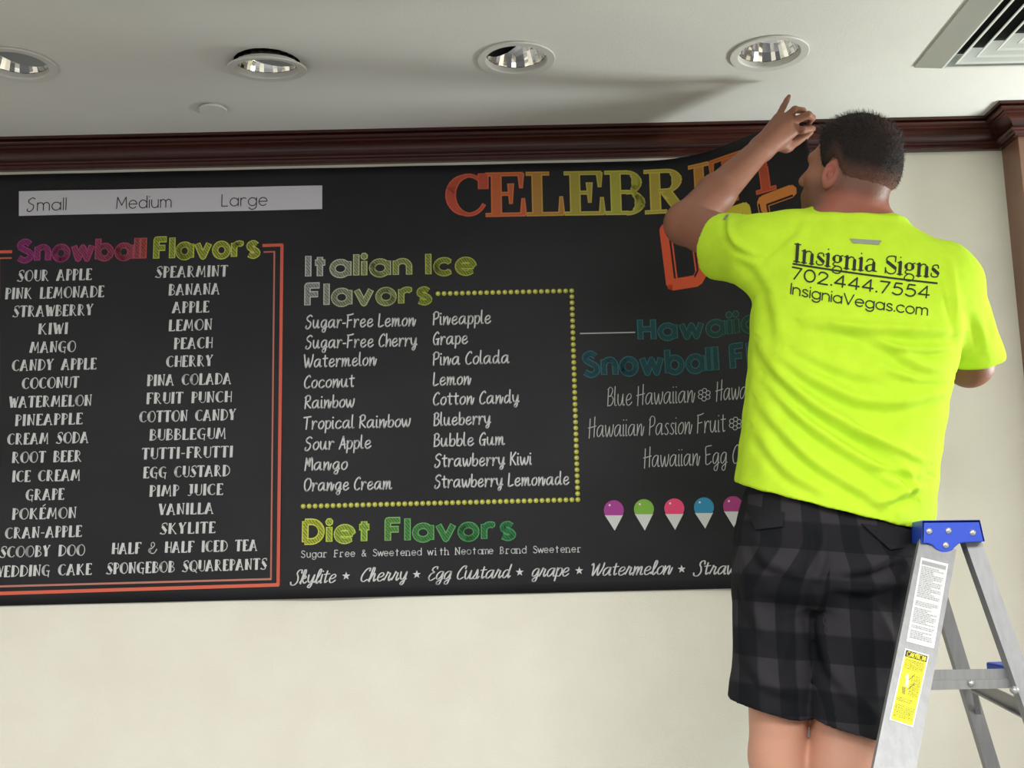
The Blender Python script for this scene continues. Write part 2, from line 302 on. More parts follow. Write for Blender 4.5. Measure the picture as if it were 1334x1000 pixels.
CAPS = {
'A': '+L .3 0 2.1 7;L 2.2 7 4.1 0;L 1 2.2 3.6 2.2;L -.5 0 1.1 0;L 3.5 0 4.7 0', 'B': '+L .7 0 .7 7;A 1 5.3 1.9 1.7 90 -90;A 1 1.8 2.5 1.8 90 -90;L 0 7 1 7;L -.1 0 1 0',
'C': '+A 2.5 3.5 2.1 3.4 100 260;A 2.5 3.5 2.1 3.4 50 110;A 2.5 3.5 2.1 3.4 250 318', 'D': '+L .7 0 .7 7;A .8 3.5 3.3 3.5 90 -90;L 0 7 .8 7;L -.1 0 1 0',
'E': '+L .7 0 .7 7;L 0 7 3 7 3 6.1;L .7 3.6 2.5 3.6;L -.1 0 3.2 0 3.2 .9', 'F': '+L .7 0 .7 7;L 0 7 3.3 7 3.3 6;L .7 3.6 2.5 3.6;L .1 0 1.3 0', 'G': '+A 2.5 3.5 2.1 3.4 100 260;A 2.5 3.5 2.1 3.4 50 110;A 2.5 3.5 2.1 3.4 250 300;L 2.4 3 4.4 3;L 3.7 3 3.7 -1',
'H': '+L .7 0 .7 7;L 3.6 0 3.6 7;L .7 3.5 3.6 3.5;L 0 7 1.4 7', 'I': '+L .8 0 .8 7;L 0 7 1.6 7;L 0 0 1.6 0', 'J': '+L 1.9 7 1.9 1.2;S 1.9 1.2 1.4 0 0 .2;L .6 7 2.8 7', 'K': '+L .7 0 .7 7;L .9 3 3.4 7;L 1.5 3.8 3.9 0;L 3.4 0 4.4 0',
'L': '+L .7 0 .7 7;L 0 7 1.4 7;L 0 0 3.2 0 3.2 1', 'M': '+L .4 0 1.5 7;L 1.7 7 3 1.2;L 3 1.2 4.5 7;L 4.5 7 4.9 0;L 4.4 0 5.4 0', 'N': '+L .7 0 .7 7;L .7 7 3.5 0;L 3.5 0 3.5 7;L 2.9 7 4.1 7',
'O': '+A 2.5 3.5 2.1 3.4 100 260;A 2.5 3.5 2.1 3.5 0 360', 'P': '+L .7 0 .7 7;A .9 5.1 2.1 1.9 90 -90;L -.2 7 .9 7;L -.1 0 1.3 0', 'Q': '+A 2.5 3.5 2.1 3.4 100 260;A 2.5 3.5 2.1 3.5 0 360;L 2.4 1.6 4.6 -1',
'R': '+L .7 0 .7 7;A .9 5.2 2 1.8 90 -90;L 1.4 3.4 3.5 0;L -.1 7 .9 7;L 3.2 0 4.1 0', 'S': 'S 3.4 5.6 3.2 6.9 1.9 7 .8 6.2 .9 5;+L .9 5 3 1.7;S 3 1.8 2.4 .2 1 0 0 .5;L -.3 .2 .5 .9', 'T': '+L 1.9 0 1.9 7;L 0 6.2 0 7 3.8 7 3.8 6.2;L 1.2 0 2.6 0',
'U': '+L .7 7 .7 1.6;A 2.2 1.8 1.5 1.8 180 360;L 3.7 1.8 3.7 7;L 0 7 1.4 7', 'V': '+L .5 7 1.9 0;L 1.9 0 3.6 7;L -.3 7 1.2 7', 'W': '+L .5 7 1.7 0;L 1.7 0 2.6 6;+L 2.6 6 3.8 0;L 3.8 0 5.1 7;L -.3 7 1.2 7',
'Y': '+L .6 7 1.9 3.2;+L 1.9 3.4 1.9 0;L 1.9 3.4 3.7 7;L 3 7 4.2 7', '&': 'S 5 2.6 3.4 0 1.2 0 .4 1.8 2.4 3.6 3.4 5.4 2.4 7 1.2 6 1.6 4;+A 2 1.8 1.6 1.8 120 250', '-': 'L 0 3 2 3', ' ': '', '#': '+L .7 0 .7 7;L 0 7 3 7 3 6.1;L .7 3.6 2.5 3.6;L -.1 0 3.2 0 3.2 .9;L 1.4 8 2.8 9.4',
}
DIDONE = {
'C': '+A 3.4 3.5 2.6 3.2 95 265;A 3.4 3.5 2.6 3.3 30 100;A 3.4 3.5 2.6 3.3 260 330;+L 5.6 7 5.6 4.6', 'E': '+L 1.5 .1 1.5 6.9;L 0 6.9 5.3 6.9;L 0 .1 5.6 .1;L 1.5 3.6 3.4 3.6;=L 5.1 6.9 5.1 4.6;=L 5.4 .1 5.4 2.7;=L 3.6 5.2 3.6 2',
'L': '+L 1.5 .1 1.5 6.9;L 0 6.9 3.2 6.9;L 0 .1 5.2 .1;=L 5 .1 5 2.9', 'B': '+L 1.5 .1 1.5 6.9;L 0 6.9 3.2 6.9;L 0 .1 3.2 .1;L 1.5 3.6 3.2 3.6;A 3.1 5.2 1.9 1.7 90 -90;A 3.1 1.8 2.3 1.8 90 -90;+A 2.9 5.2 1.7 1.5 55 -55;+A 2.9 1.8 2.1 1.6 55 -55',
'R': '+L 1.5 .1 1.5 6.9;L 0 6.9 3.2 6.9;L 0 .1 3 .1;L 1.5 3.6 3.2 3.6;A 3.1 5.2 2 1.7 90 -90;+A 2.9 5.2 1.8 1.5 55 -55;+L 3 3.5 5 .1;L 4.4 .1 6.2 .1', 'I': '+L 1.5 .1 1.5 6.9;L 0 6.9 3 6.9;L 0 .1 3 .1',
'T': '+L 2.7 .1 2.7 6.9;L 0 6.9 5.4 6.9;L 1.2 .1 4.2 .1;=L .2 6.9 .2 4.6;=L 5.2 6.9 5.2 4.6', 'Y': '+L 1.2 6.9 3 3.4;L 4.9 6.9 3 3.4;+L 3 3.4 3 .1;L 0 6.9 2.6 6.9;L 3.9 6.9 5.9 6.9;L 1.5 .1 4.5 .1', ' ': '',
}
SERIF = {
'I': '+L 1.2 0 1.2 7.2;L 0 7.2 2.4 7.2;L 0 0 2.4 0', 'n': '+L 1 0 1 5;L 0 4.8 1 5;L 0 0 2 0;S 1.3 3.8 2.2 4.9 3.4 4.9 4.1 3.8;+L 4.1 3.8 4.1 0;L 3.2 0 5 0', 's': 'S 3.1 3.8 2.8 4.9 1.6 5 .8 4.4 .8 3.4;+L .9 3.3 3 1.6;S 3 1.6 2.9 .4 1.6 0 .4 .4 .3 1.5',
'i': '+L 1 0 1 5;L 0 4.8 1 5;L 0 0 2 0;D 1 7', 'g': 'A 2 3.5 1.4 1.5 0 360;+A 2 3.5 1.4 1.4 120 240;+A 2 3.5 1.4 1.4 -60 60;S 1.2 2.2 .4 1.2 1 .6 3 .4 4 -.6 3.2 -2.2 1.4 -2.4 .2 -1.6 .6 -.4 1.6 .4;L 3 4.7 4.2 5.1', 'a': '+L 3.4 .6 3.4 3.6;S 3.4 3.6 2.8 5 1.2 4.9 .5 3.9;S 3.4 3 1.2 2.4 .3 1.4 .8 .1 2.2 .1 3.4 1.2;L 3.4 .4 4.6 .2;+A 1.3 1.2 .8 1.1 110 250',
'S': 'S 4.2 5 4 7 2.4 7.2 .9 6.6 .6 5.4 1 4.4;+L 1 4.6 4.2 2.4;S 4.3 2.6 4.4 1 3.4 0 1.6 0 .5 1 .3 2.2;L 4.2 5 4.2 7.2;L .3 2.2 .3 0', ' ': '',
}
def spline(p, k=6):
    p = np.array(p, float); q = np.vstack([2*p[0]-p[1], p, 2*p[-1]-p[-2]]); o = []
    for i in range(1, len(q)-2):
        t = np.linspace(0, 1, k, endpoint=False)[:, None]
        a, b, c, d = q[i-1:i+3]
        o.append(.5*(2*b+(c-a)*t+(2*a-5*b+4*c-d)*t*t+(3*b-a-3*c+d)*t**3))
    return np.vstack(o+[p[-1:]])
_cache = {}
def glyph(font, ch):
    k = (id(font), ch)
    if k in _cache: return _cache[k]
    out = []; mx = 0
    for st in font.get(ch, '').split(';'):
        st = st.strip()
        if not st: continue
        fl = ''
        if st[0] in '+=': fl = st[0]; st = st[1:]
        t = st.split(); v = list(map(float, t[1:]))
        if t[0] == 'L': p = np.array(v).reshape(-1, 2)
        elif t[0] == 'S': p = spline(np.array(v).reshape(-1, 2))
        elif t[0] == 'A':
            n = max(6, int(abs(v[5]-v[4])/14)); a = np.radians(np.linspace(v[4], v[5], n+1))
            p = np.stack([v[0]+v[2]*np.cos(a), v[1]+v[3]*np.sin(a)], -1)
        else: p = np.array([v, v])
        out.append((fl, t[0], p)); mx = max(mx, p[:, 0].max())
    _cache[k] = (out, mx)
    return _cache[k]
def layout(font, text, gap=1.2, space=3.2, mono=None):
    """list of (stroke flag, kind, points, letter index) in glyph units, total width"""
    x = 0; out = []
    for i, ch in enumerate(text):
        if ch == ' ': x += mono or space; continue
        g, mx = glyph(font, ch)
        off = (mono-gap-mx)/2 if mono else 0
        for fl, k, p in g: out.append((fl, k, p+[x+off, 0], i))
        x += mono or (mx+gap)
    return out, x-(0 if mono else gap)
def ink(strokes, xf, w, bold=None, mid=None, nib=None, caps='round', grow=0.0, dot=1.3, seg=7):
    """strokes to flat quads and discs in the plane; xf maps glyph units to plane, widths are in plane units"""
    V = []; F = []; own = []
    def disc(c, r, li):
        k = len(V); V.extend([c+r*np.array([math.cos(2*math.pi*i/seg+.3), math.sin(2*math.pi*i/seg+.3)]) for i in range(seg)])
        F.append(tuple(range(k, k+seg))); own.extend([li]*seg)
    for fl, kind, p, li in strokes:
        if kind == 'L' and np.ptp(p, axis=0).max() < 1e-9: continue      # only sets a letter's width
        q = xf(p)
        if kind == 'D': disc(q[0], (w*dot+grow)/2 if dot else w/2, li); continue
        n = len(q); ww = np.full(n, w)
        if fl == '+':
            ww = np.full(n, bold or w)
            if kind in 'AS': ww = w*.8+((bold or w)-w*.8)*np.sin(np.linspace(0, math.pi, n))
        elif fl == '=': ww = np.linspace(mid or w, w*.8, n) if n > 1 else ww
        d = np.diff(q, axis=0); L = np.linalg.norm(d, axis=1); L[L < 1e-9] = 1e-9; d = d/L[:, None]
        sw = (ww[:-1]+ww[1:])/2
        if nib: sw = nib[0]+(nib[1]-nib[0])*np.abs(d[:, 1])**1.5
        for i in range(n-1):
            a, b = q[i], q[i+1]; nn = np.array([-d[i, 1], d[i, 0]])
            wa, wb = ((sw[i], sw[i]) if nib else (ww[i], ww[i+1]))
            if caps == 'flat' or (caps == 'butt' and kind == 'L'):
                if i == 0: a = a-d[i]*grow/2
                if i == n-2: b = b+d[i]*grow/2
            ha, hb = (wa+grow)/2, (wb+grow)/2
            k = len(V); V.extend([a-nn*ha, b-nn*hb, b+nn*hb, a+nn*ha]); F.append((k, k+1, k+2, k+3)); own.extend([li]*4)
        for i in range(n):
            if caps in ('flat', 'butt') and (i in (0, n-1)): continue
            if 0 < i < n-1 and (d[i-1]@d[i]) > .985: continue
            r = (sw[min(i, n-2)] if nib else ww[i])
            if nib and 0 < i: r = min(r, sw[i-1])
            disc(q[i], (r+grow)/2*.98, li)
    return np.array(V).reshape(-1, 2), F, np.array(own, int)
# ------------------------------------------------------------------ the room
CROWN_OUT = .078
ZC = float(W(600, 165, -CROWN_OUT)[2])               # ceiling height
ZCB = float(W(300, 217.3, -.004)[2])                 # foot of the crown moulding
XP = float(W(1305.3, 200, 0)[0])                     # where the wall meets the pilaster
_a, _b = WZ(1283.2, 143.5, ZC), WZ(1304.3, 123.2, ZC)
DP = float(np.clip(_a[1]-_b[1], .08, .25))           # depth of the pilaster
M_wall = noise_mat('cream_wall_paint', 'e8e5d8', 'e4e0d2', 6, .55, spec=.3, bump=.06, bscale=220)
M_ceil = noise_mat('white_ceiling_paint', 'dcdad4', 'd8d6d0', 3, .7, spec=.25, bump=.05, bscale=150)
M_floor = noise_mat('floor_tile', '86888c', '7b7d81', 4, .35)
def wood(name, c1, c2, rough, sx=(1.2, 30, 30)):
    return noise_mat(name, c1, c2, 2.2, rough, spec=.5, stretch=sx, detail=6, bump=.04, bscale=6, lo=.3, hi=.7)
M_maho = wood('dark_mahogany', '371915', '462019', .25)
M_pil = noise_mat('brown_marble', '7a5646', '8f6a55', 5, .3, stretch=(3, 3, 1), detail=8, lo=.3, hi=.75)

structure(MB().box((-4, 0, 0), (3.2, .12, ZC)).make('wall_back', M_wall))
structure(MB().box((-4.12, -8, 0), (-4, .12, ZC)).make('wall_left', M_wall))
structure(MB().box((3.2, -8, 0), (3.32, .12, ZC)).make('wall_right', M_wall))
structure(MB().box((-4.12, -8, -.1), (3.32, .12, 0)).make('floor', M_floor))
# pilaster on the right end of the wall
structure(MB().box((XP, -DP, 0), (3.2, 0, ZC)).make('trim_2', M_pil))

# crown moulding swept along the wall and round the pilaster
hc = ZC-ZCB
prof = [(0, 0), (.014, 0), (.014, .10), (.018, .15), (.026, .17), (.030, .22), (.028, .27), (.022, .29), (.022, .33)]
for k in range(9):                                   # the hollow of the moulding
    a = math.pi/2*k/8
    prof.append((.024+.034*(1-math.cos(a)), .33+.33*math.sin(a)))
prof += [(.060, .68), (.060, .72)]
for k in range(7):
    a = -math.pi/2+math.pi*k/6
    prof.append((.064+.010*math.cos(a), .80+.08*math.sin(a)))
prof += [(.064, .89), (CROWN_OUT, .90), (CROWN_OUT, 1.0), (0, 1.0)]
V = []; n = len(prof)
for e, h in prof: V.append((-4, -e, ZCB+h*hc))
for e, h in prof: V.append((XP-e, -e, ZCB+h*hc))
for e, h in prof: V.append((XP-e, -DP-e, ZCB+h*hc))
for e, h in prof: V.append((3.2, -DP-e, ZCB+h*hc))
F = [(s*n+k, s*n+(k+1) % n, (s+1)*n+(k+1) % n, (s+1)*n+k) for s in range(3) for k in range(n)]
structure(build('trim_1', V, F, M_maho))

# ceiling with the openings of the four downlights
LIGHTS = []
for px, py, wpx in ((21, 84, 102), (348, 82.5, 103), (672.5, 76.5, 101), (1002, 69, 103)):
    c = WZ(px, py, ZC); e = WZ(px+wpx/2, py, ZC); LIGHTS.append((float(c[0]), float(c[1]), float(np.linalg.norm(e-c))))
VENT = WZ(1190.5, 86, ZC)
R_L = sum(l[2] for l in LIGHTS)/4
vs = [Vector(p) for p in ((-4.12, -8), (3.32, -8), (3.32, .12), (-4.12, .12))]; fc = [list(range(4))]
for x, y, r in LIGHTS:
    k = len(vs); vs += [Vector((x+R_L*.86*math.cos(2*math.pi*i/40), y+R_L*.86*math.sin(2*math.pi*i/40))) for i in range(40)]
    fc.append(list(range(k, k+40)))
ov, oe, of, *_ = geometry.delaunay_2d_cdt(vs, [], fc, 1, 1e-6)
keep = []
for f in of:
    c = sum((ov[i] for i in f), Vector((0, 0)))/len(f)
    if all((c-Vector((x, y))).length > R_L*.85 for x, y, r in LIGHTS): keep.append(tuple(f)[::-1])
V = [(p.x, p.y, ZC) for p in ov]; k = len(V)
F = keep+[(0, 1, 2, 3)]
F[-1] = (k, k+1, k+2, k+3); V += [(-4.12, -8, ZC+.3), (3.32, -8, ZC+.3), (3.32, .12, ZC+.3), (-4.12, .12, ZC+.3)]
structure(build('ceiling', V, F, M_ceil))

# ------------------------------------------------------------------ downlights
M_ring = material('downlight_ring_enamel', 'cfcdc7', .5)
M_chrome = material('chrome_reflector', 'e8e6e2', .07, 1.0)
M_can = material('dark_housing', '3a3b3b', .45)
M_lens = material('grey_shade', '8c8e90', .5)
LD = ['recessed downlight at the far left of the ceiling row, grey inside',
      'recessed downlight whose trim ring hangs loose with a dark gap',
      'recessed downlight with flush ring, reflector half hidden by dark shade',
      'recessed downlight with flush ring and bright streaked reflector, nearest the ceiling vent']
# reflector height (bottom slant) per light: constant, left-right tilt, curve
RF = [(.036, -.008, 0), (.036, -.008, 0), (.046, .040, 0), (.085, -.016, 0)]
for i, (x, y, r) in enumerate(LIGHTS):
    R = R_L
    t = empty('downlight', (x, y, ZC), LD[i], 'ceiling light', 'recessed downlights in a row')
    ring = [(R, 0), (R, -.0028), (R*.985, -.0045), (R*.795, -.0030), (R*.775, .0005), (R*.77, .012), (R*.80, .012), (R*.82, 0)]
    b = MB().lathe([(r_, h) for r_, h in ring], (0, 0, 0), closed=True, seg=64)
    P = np.array(b.v)
    if i == 1:
        a = rad(7.5); P[:, 1], P[:, 2] = P[:, 1]*math.cos(a)-P[:, 2]*math.sin(a), P[:, 1]*math.sin(a)+P[:, 2]*math.cos(a)
        P[:, 2] -= R*math.sin(a)*.98
    def hang(Q):                                     # the loose one tips with its ring
        Q = np.array(Q)-[x, y, ZC-.001]
        if i == 1:
            a = rad(7.5); yy = Q[:, 1]*math.cos(a)-Q[:, 2]*math.sin(a); Q[:, 2] = Q[:, 1]*math.sin(a)+Q[:, 2]*math.cos(a)-R*math.sin(a)*.98; Q[:, 1] = yy
        return Q+[x, y, ZC-.001]
    build('trim_ring', P+[x, y, ZC-.001], b.f, M_ring, t)
    # reflector: faceted wall, cut off at a slant, narrowing upward
    seg = 40; V = []; F = []; c0, c1, c2 = RF[i]
    for k in range(seg):
        a = 2*math.pi*k/seg; top = float(np.clip(c0+c1*math.cos(a)*1.0+c2*abs(math.cos(a)), .003, .10))
        for q in range(5):
            h = top*q/4; rr = R*.765-.34*h-2.4*h*h
            rr *= 1+.012*math.cos(k*math.pi)
            V.append((x+rr*math.cos(a), y+rr*math.sin(a), ZC+.012+h))
    for k in range(seg):
        for q in range(4): F.append((k*5+q, k*5+q+1, ((k+1) % seg)*5+q+1, ((k+1) % seg)*5+q))
    build('reflector', hang(V), F, M_chrome, t)
    if i < 2:
        zz = lambda a: .019-.012*math.cos(a)-.003*math.sin(a)
        V = [(x+(R*.765-.36*zz(a))*math.cos(a), y+(R*.765-.36*zz(a))*math.sin(a), ZC+.012+zz(a)) for a in np.linspace(0, 2*math.pi, 48, endpoint=False)]
        build('lamp_shade', hang(V+[(p[0], p[1], p[2]+.002) for p in V]), [tuple(range(48)), tuple(range(95, 47, -1))], M_lens, t)
    b = MB().lathe([(R*.83, .005), (R*.83, .12), (.0005, .125)], (x, y, ZC), seg=48)
    b.make('housing', M_can, t, smooth=False)

# concealed sprinkler cover
c = WZ(277.5, 140, ZC)
o = MB().lathe([(.0005, -.003), (.036, -.003), (.0375, -.001), (.0375, .0)], (c[0], c[1], ZC-.006), seg=48).lathe([(.030, 0), (.030, .004)], (c[0], c[1], ZC-.004), seg=32)
tag(o.make('sprinkler_cover', material('cover_white', 'd6d4ce', .6), origin=(c[0], c[1], ZC), smooth=False), 'small round flat white cover plate on the ceiling above the dark banner', 'sprinkler cover')

# ceiling air diffuser, one corner of it in view
M_vent = material('vent_enamel', 'c9cbc6', .4)
vx, vy = float(VENT[0]), float(VENT[1])              # the corner toward the wall, on the left
SZ = .60
t = empty('air_vent', (vx+SZ/2, vy-SZ/2, ZC), 'large square white louvred air vent at top right of the ceiling', 'air vent')
def sq(i0, z): return [(vx+i0, vy-SZ+i0, z), (vx+SZ-i0, vy-SZ+i0, z), (vx+SZ-i0, vy-i0, z), (vx+i0, vy-i0, z)]
def frame_ring(levels):
    V = []; F = []
    for i0, z in levels: V += sq(i0, z)
    for a in range(len(levels)-1):
        for k in range(4): F.append((a*4+k, a*4+(k+1) % 4, a*4+4+(k+1) % 4, a*4+4+k))
    return V, F
V, F = frame_ring([(0, ZC-.0005), (0, ZC-.005), (.006, ZC-.008), (.050, ZC-.031), (.056, ZC-.030), (.060, ZC-.0008), (0, ZC-.0005)])
build('frame', V, F, M_vent, t)
for k in range(5):
    s = .078+k*.036
    V, F = frame_ring([(s+.024, ZC-.004), (s, ZC-.027), (s-.005, ZC-.030), (s-.004, ZC-.032), (s+.003, ZC-.0295), (s+.028, ZC-.004), (s+.024, ZC-.004)])
    build('louvre', V, F, M_vent, t)
b = MB().hexa(sq(.07, ZC-.0035)+sq(.07, ZC-.0015)); b.make('duct_opening', material('duct_black', '15181a', .8), t)
b = MB().hexa(sq(.262, ZC-.020)+sq(.262, ZC-.006)); b.make('centre_plate', M_vent, t)
# ------------------------------------------------------------------ the menu banner
VT, VB = float(W(400, 219.2, -.006)[2]), float(W(330, 781, -.006)[2])
U0, UR = -1.78, .93
UB, TH0, LB = float(W(838, 210, 0)[0]), rad(52), .24     # where it starts to come off the wall, how far it turns
URIP = float(W(432, 775, 0)[0])
def BN(uv, o=0.0):
    """banner sheet to world: flat on the wall, peeling toward the man on the right, most at its top"""
    u, v = uv[..., 0], uv[..., 1]
    tv = np.clip((v-VB)/(VT-VB), 0, 1)
    g = np.maximum(.10+.90*tv**1.15, 1e-3)
    s = np.maximum(u-UB, 0); k = TH0*g/LB; a = np.minimum(s, LB); th = k*a; r = np.maximum(s-LB, 0)
    x = np.minimum(u, UB)+np.sin(th)/k+r*np.cos(th)
    d = (1-np.cos(th))/k+r*np.sin(th)
    d = d+.014*np.exp(-((u-URIP)/.13)**2)*np.exp(-((v-VB)/.12)**2)+.0015*np.sin(u*9+v*5)**2
    return np.stack([x-o*np.sin(th), -.006-d-o*np.cos(th), v+0*x], -1)
def uv_of(px, py):
    p = W(px, py, -.006); q = np.array([p[0], p[2]])
    for _ in range(12):
        f0 = PX(BN(q))-[px, py]
        J = np.stack([(PX(BN(q+[1e-4, 0]))-[px, py]-f0)/1e-4, (PX(BN(q+[0, 1e-4]))-[px, py]-f0)/1e-4], -1)
        st = np.linalg.solve(J, f0); st *= min(1, .15/(np.linalg.norm(st)+1e-9)); q = q-st
    return q
M_board = noise_mat('chalkboard_vinyl', '1c1c1f', '2a292d', 1.7, .5, spec=.2, detail=6, stretch=(1, 1, 2.2), lo=.3, hi=.8)
M_print = attr_mat('printed_ink', .5, spec=.3)
def hatch_mat():
    mt = material('chalk_hatching', '808080', .6, spec=.2); t = NT(mt)
    a = t.n('ShaderNodeAttribute', attribute_name='Col'); co = t.n('ShaderNodeTexCoord')
    mp = t.n('ShaderNodeMapping'); mp.inputs['Rotation'].default_value = (0, rad(38), 0)
    wv = t.n('ShaderNodeTexWave'); wv.inputs['Scale'].default_value = 48; wv.inputs['Distortion'].default_value = 3.5; wv.inputs['Detail'].default_value = 3; wv.inputs['Detail Scale'].default_value = 2.5
    t.l(co.outputs['Object'], mp.inputs[0]); t.l(mp.outputs[0], wv.inputs[0])
    rp = t.n('ShaderNodeMapRange'); rp.inputs['From Min'].default_value = .1; rp.inputs['From Max'].default_value = .9; rp.inputs['To Min'].default_value = .32; rp.inputs['To Max'].default_value = .95
    t.l(wv.outputs['Fac'], rp.inputs[0])
    mx = t.n('ShaderNodeMix', data_type='RGBA'); mx.inputs[6].default_value = (*lin('26282a'), 1)
    t.l(rp.outputs[0], mx.inputs[0]); t.l(a.outputs['Color'], mx.inputs[7]); t.l(mx.outputs[2], t.b.inputs['Base Color'])
    return mt
M_hatch = hatch_mat()
nu, nv = 220, 44
gu = np.linspace(U0, UR, nu+1); gv = np.linspace(VB, VT, nv+1)
G = np.stack(np.meshgrid(gu, gv, indexing='ij'), -1).reshape(-1, 2)
ix = lambda i, j: i*(nv+1)+j
fr = np.array([(ix(i, j), ix(i+1, j), ix(i+1, j+1), ix(i, j+1)) for i in range(nu) for j in range(nv)])
NG = len(G)
rim = [ix(i, 0) for i in range(nu+1)]+[ix(nu, j) for j in range(1, nv+1)]+[ix(i, nv) for i in range(nu-1, -1, -1)]+[ix(0, j) for j in range(nv-1, 0, -1)]
sd = np.array([(rim[k]+NG, rim[(k+1) % len(rim)]+NG, rim[(k+1) % len(rim)], rim[k]) for k in range(len(rim))])
banner = build('menu_banner', np.vstack([BN(G, 0), BN(G, -.0012)]), np.vstack([fr, fr[:, ::-1]+NG, sd]), M_board, origin=(-.3, 0, (VT+VB)/2), smooth=False)
tag(banner, 'wide black chalkboard style menu banner on the wall, right end peeling toward the man', 'banner')
for p in banner.data.polygons:
    if p.index < 2*len(fr): p.use_smooth = True

def grad(stops):
    xs = [s[0] for s in stops]; cs = np.array([lin(s[1]) for s in stops])
    return lambda t: np.stack([np.interp(t, xs, cs[:, k]) for k in range(3)], -1)
def placed(text, font, p0, p1, cap_px, capu, ref=None, gap=1.2, space=3.2, slant=0, mono=None, jit=0):
    a, b = uv_of(*p0), uv_of(*p1); c = uv_of(p0[0], p0[1]-cap_px)
    st, w = layout(font, text, gap, space, mono)
    wr = layout(font, ref, gap, space, mono)[1] if ref else w
    L = np.linalg.norm(b-a); e = (b-a)/L; up = np.array([-e[1], e[0]]); sx = L/wr; sy = np.linalg.norm(c-a)/capu
    xf = lambda p: a+np.outer((p[:, 0]+slant*p[:, 1]*sy/sx)*sx, e)+np.outer(p[:, 1]*sy, up)
    return st, xf, sx, sy, len(text)
UP = 3.1/F_PX          # metres per photo pixel at the wall
def lettering(name, text, font, p0, p1, cap_px, color, w_px=1.5, capu=7.2, parent=None, o=.0006, bold=None, mid=None, nib=None, caps='round', grow=0, mt=None, **kw):
    st, xf, sx, sy, n = placed(text, font, p0, p1, cap_px, capu, **kw)
    V, F, own = ink(st, xf, w_px*UP, bold and bold*UP, mid and mid*UP, nib and (nib[0]*UP, nib[1]*UP), caps, grow*UP)
    ref = kw.get('ref')
    t = own/max((len(ref) if ref else n)-1, 1)
    col = color(t) if callable(color) else np.tile(lin(color), (len(V), 1))
    return build(name, BN(V, o), F, mt or M_print, parent or banner, col=col)
def heading(text, p0, p1, cap_px, light, dark, w=6.0, **kw):
    p0 = (p0[0]+.5, p0[1]-1.8); p1 = (p1[0]-.8, p1[1]-1.8); w += .8; cap_px *= .85
    o = lettering('heading', text, GEO, p0, p1, cap_px, light, w_px=w, grow=1.5, o=.0006, gap=2.5, space=3.6, capu=7.9, caps='butt', **kw)
    lettering('lettering_fill', text, GEO, p0, p1, cap_px, dark, w_px=w-1.0, o=.0011, mt=M_hatch, parent=o, gap=2.5, space=3.6, capu=7.9, caps='butt', **kw)
    return o
CHALK = 'c9cbcb'
# --- flavour list in broad-stemmed capitals
LEFT = [('SOUR APPLE', 23, 119, 367, 364.7), ('PINK LEMONADE', 7, 135, 390, 387), ('STRAWBERRY', 17, 121, 413.3, 410.8), ('KIWI', 50, 88, 436, 435), ('MANGO', 39, 98, 460, 458.5),
        ('CANDY APPLE', 16, 125, 483.6, 481), ('COCONUT', 29, 102, 507, 505), ('WATERMELON', 12, 119, 531.5, 528.7), ('PINEAPPLE', 20, 107, 555, 552.5), ('CREAM SODA', 10, 115, 579.5, 577),
        ('ROOT BEER', 16, 106, 603.5, 601.2), ('ICE CREAM', 16, 104, 628, 626), ('GRAPE', 34, 83, 652, 650.8), ('POK#MON', 16, 99, 677, 675), ('CRAN-APPLE', 7, 106, 702, 699), ('SCOOBY DOO', 0, 110, 726.5, 723.7), ('WEDDING CAKE', -8, 119, 752, 748.5)]
RIGHT = [('SPEARMINT', 203, 296, 362, 360.3), ('BANANA', 220, 286, 385, 383.5), ('APPLE', 225, 272, 408, 406.8), ('LEMON', 220, 276, 431.5, 430), ('PEACH', 227, 276, 455, 453.7), ('CHERRY', 217, 277, 478.5, 477),
         ('PINA COLADA', 192, 301, 503, 500.3), ('FRUIT PUNCH', 191, 301, 526.5, 524), ('COTTON CANDY', 182, 307, 550.5, 547.3), ('BUBBLEGUM', 195, 294, 574, 571.5), ('TUTTI-FRUTTI', 185, 303, 598.5, 595.5), ('EGG CUSTARD', 187, 299, 623, 620.2),
         ('PIMP JUICE', 195, 290, 647, 644.5), ('VANILLA', 207, 278, 671, 669.2), ('SKYLITE', 209, 280, 696, 694.2), ('HALF & HALF ICED TEA', 146, 335, 722, 717.3), ('SPONGEBOB SQUAREPANTS', 139, 347, 748, 741.7)]
for tx, a, b, ya, yb in LEFT+RIGHT:
    lettering('flavor_lettering', tx, CAPS, (a, ya-.6), (b, yb-.6), 14.0, CHALK, w_px=1.1, bold=3.6, capu=7, gap=1.0, space=4.2, caps='flat', slant=.03)
# --- Italian ice list in a handwritten face
ICE = [('Sugar-Free Lemon', 398, 541, 427.5, 424.3), ('Sugar-Free Cherry', 398, 543, 453.8, 450.3), ('Watermelon', 396, 490, 478.5, 475.5), ('Coconut', 396, 461, 505.5, 503.5), ('Rainbow', 397, 461, 532, 530), ('Tropical Rainbow', 396, 534, 559, 555.5),
       ('Sour Apple', 397, 483, 586, 583.5), ('Mango', 397, 452, 612.5, 611.3), ('Orange Cream', 396, 510, 639.5, 636.7),
       ('Pineapple', 564, 639, 423, 421), ('Grape', 564, 609, 449, 447.5), ('Pina Colada', 564, 663, 475.5, 472.7), ('Lemon', 564, 613, 501.8, 500.5), ('Cotton Candy', 564, 676, 527.5, 524.5), ('Blueberry', 565, 639, 554.5, 551.8), ('Bubble Gum', 565, 657, 581.5, 579), ('Strawberry Kiwi', 566, 692, 608, 604.8), ('Strawberry Lemonade', 566, 741, 635.3, 630.8)]
for tx, a, b, ya, yb in ICE:
    lettering('flavor_lettering', tx, HAND, (a, ya), (b, yb), 16.2, CHALK, w_px=1.9, capu=7.9, gap=1.15, space=3.0, slant=.05)
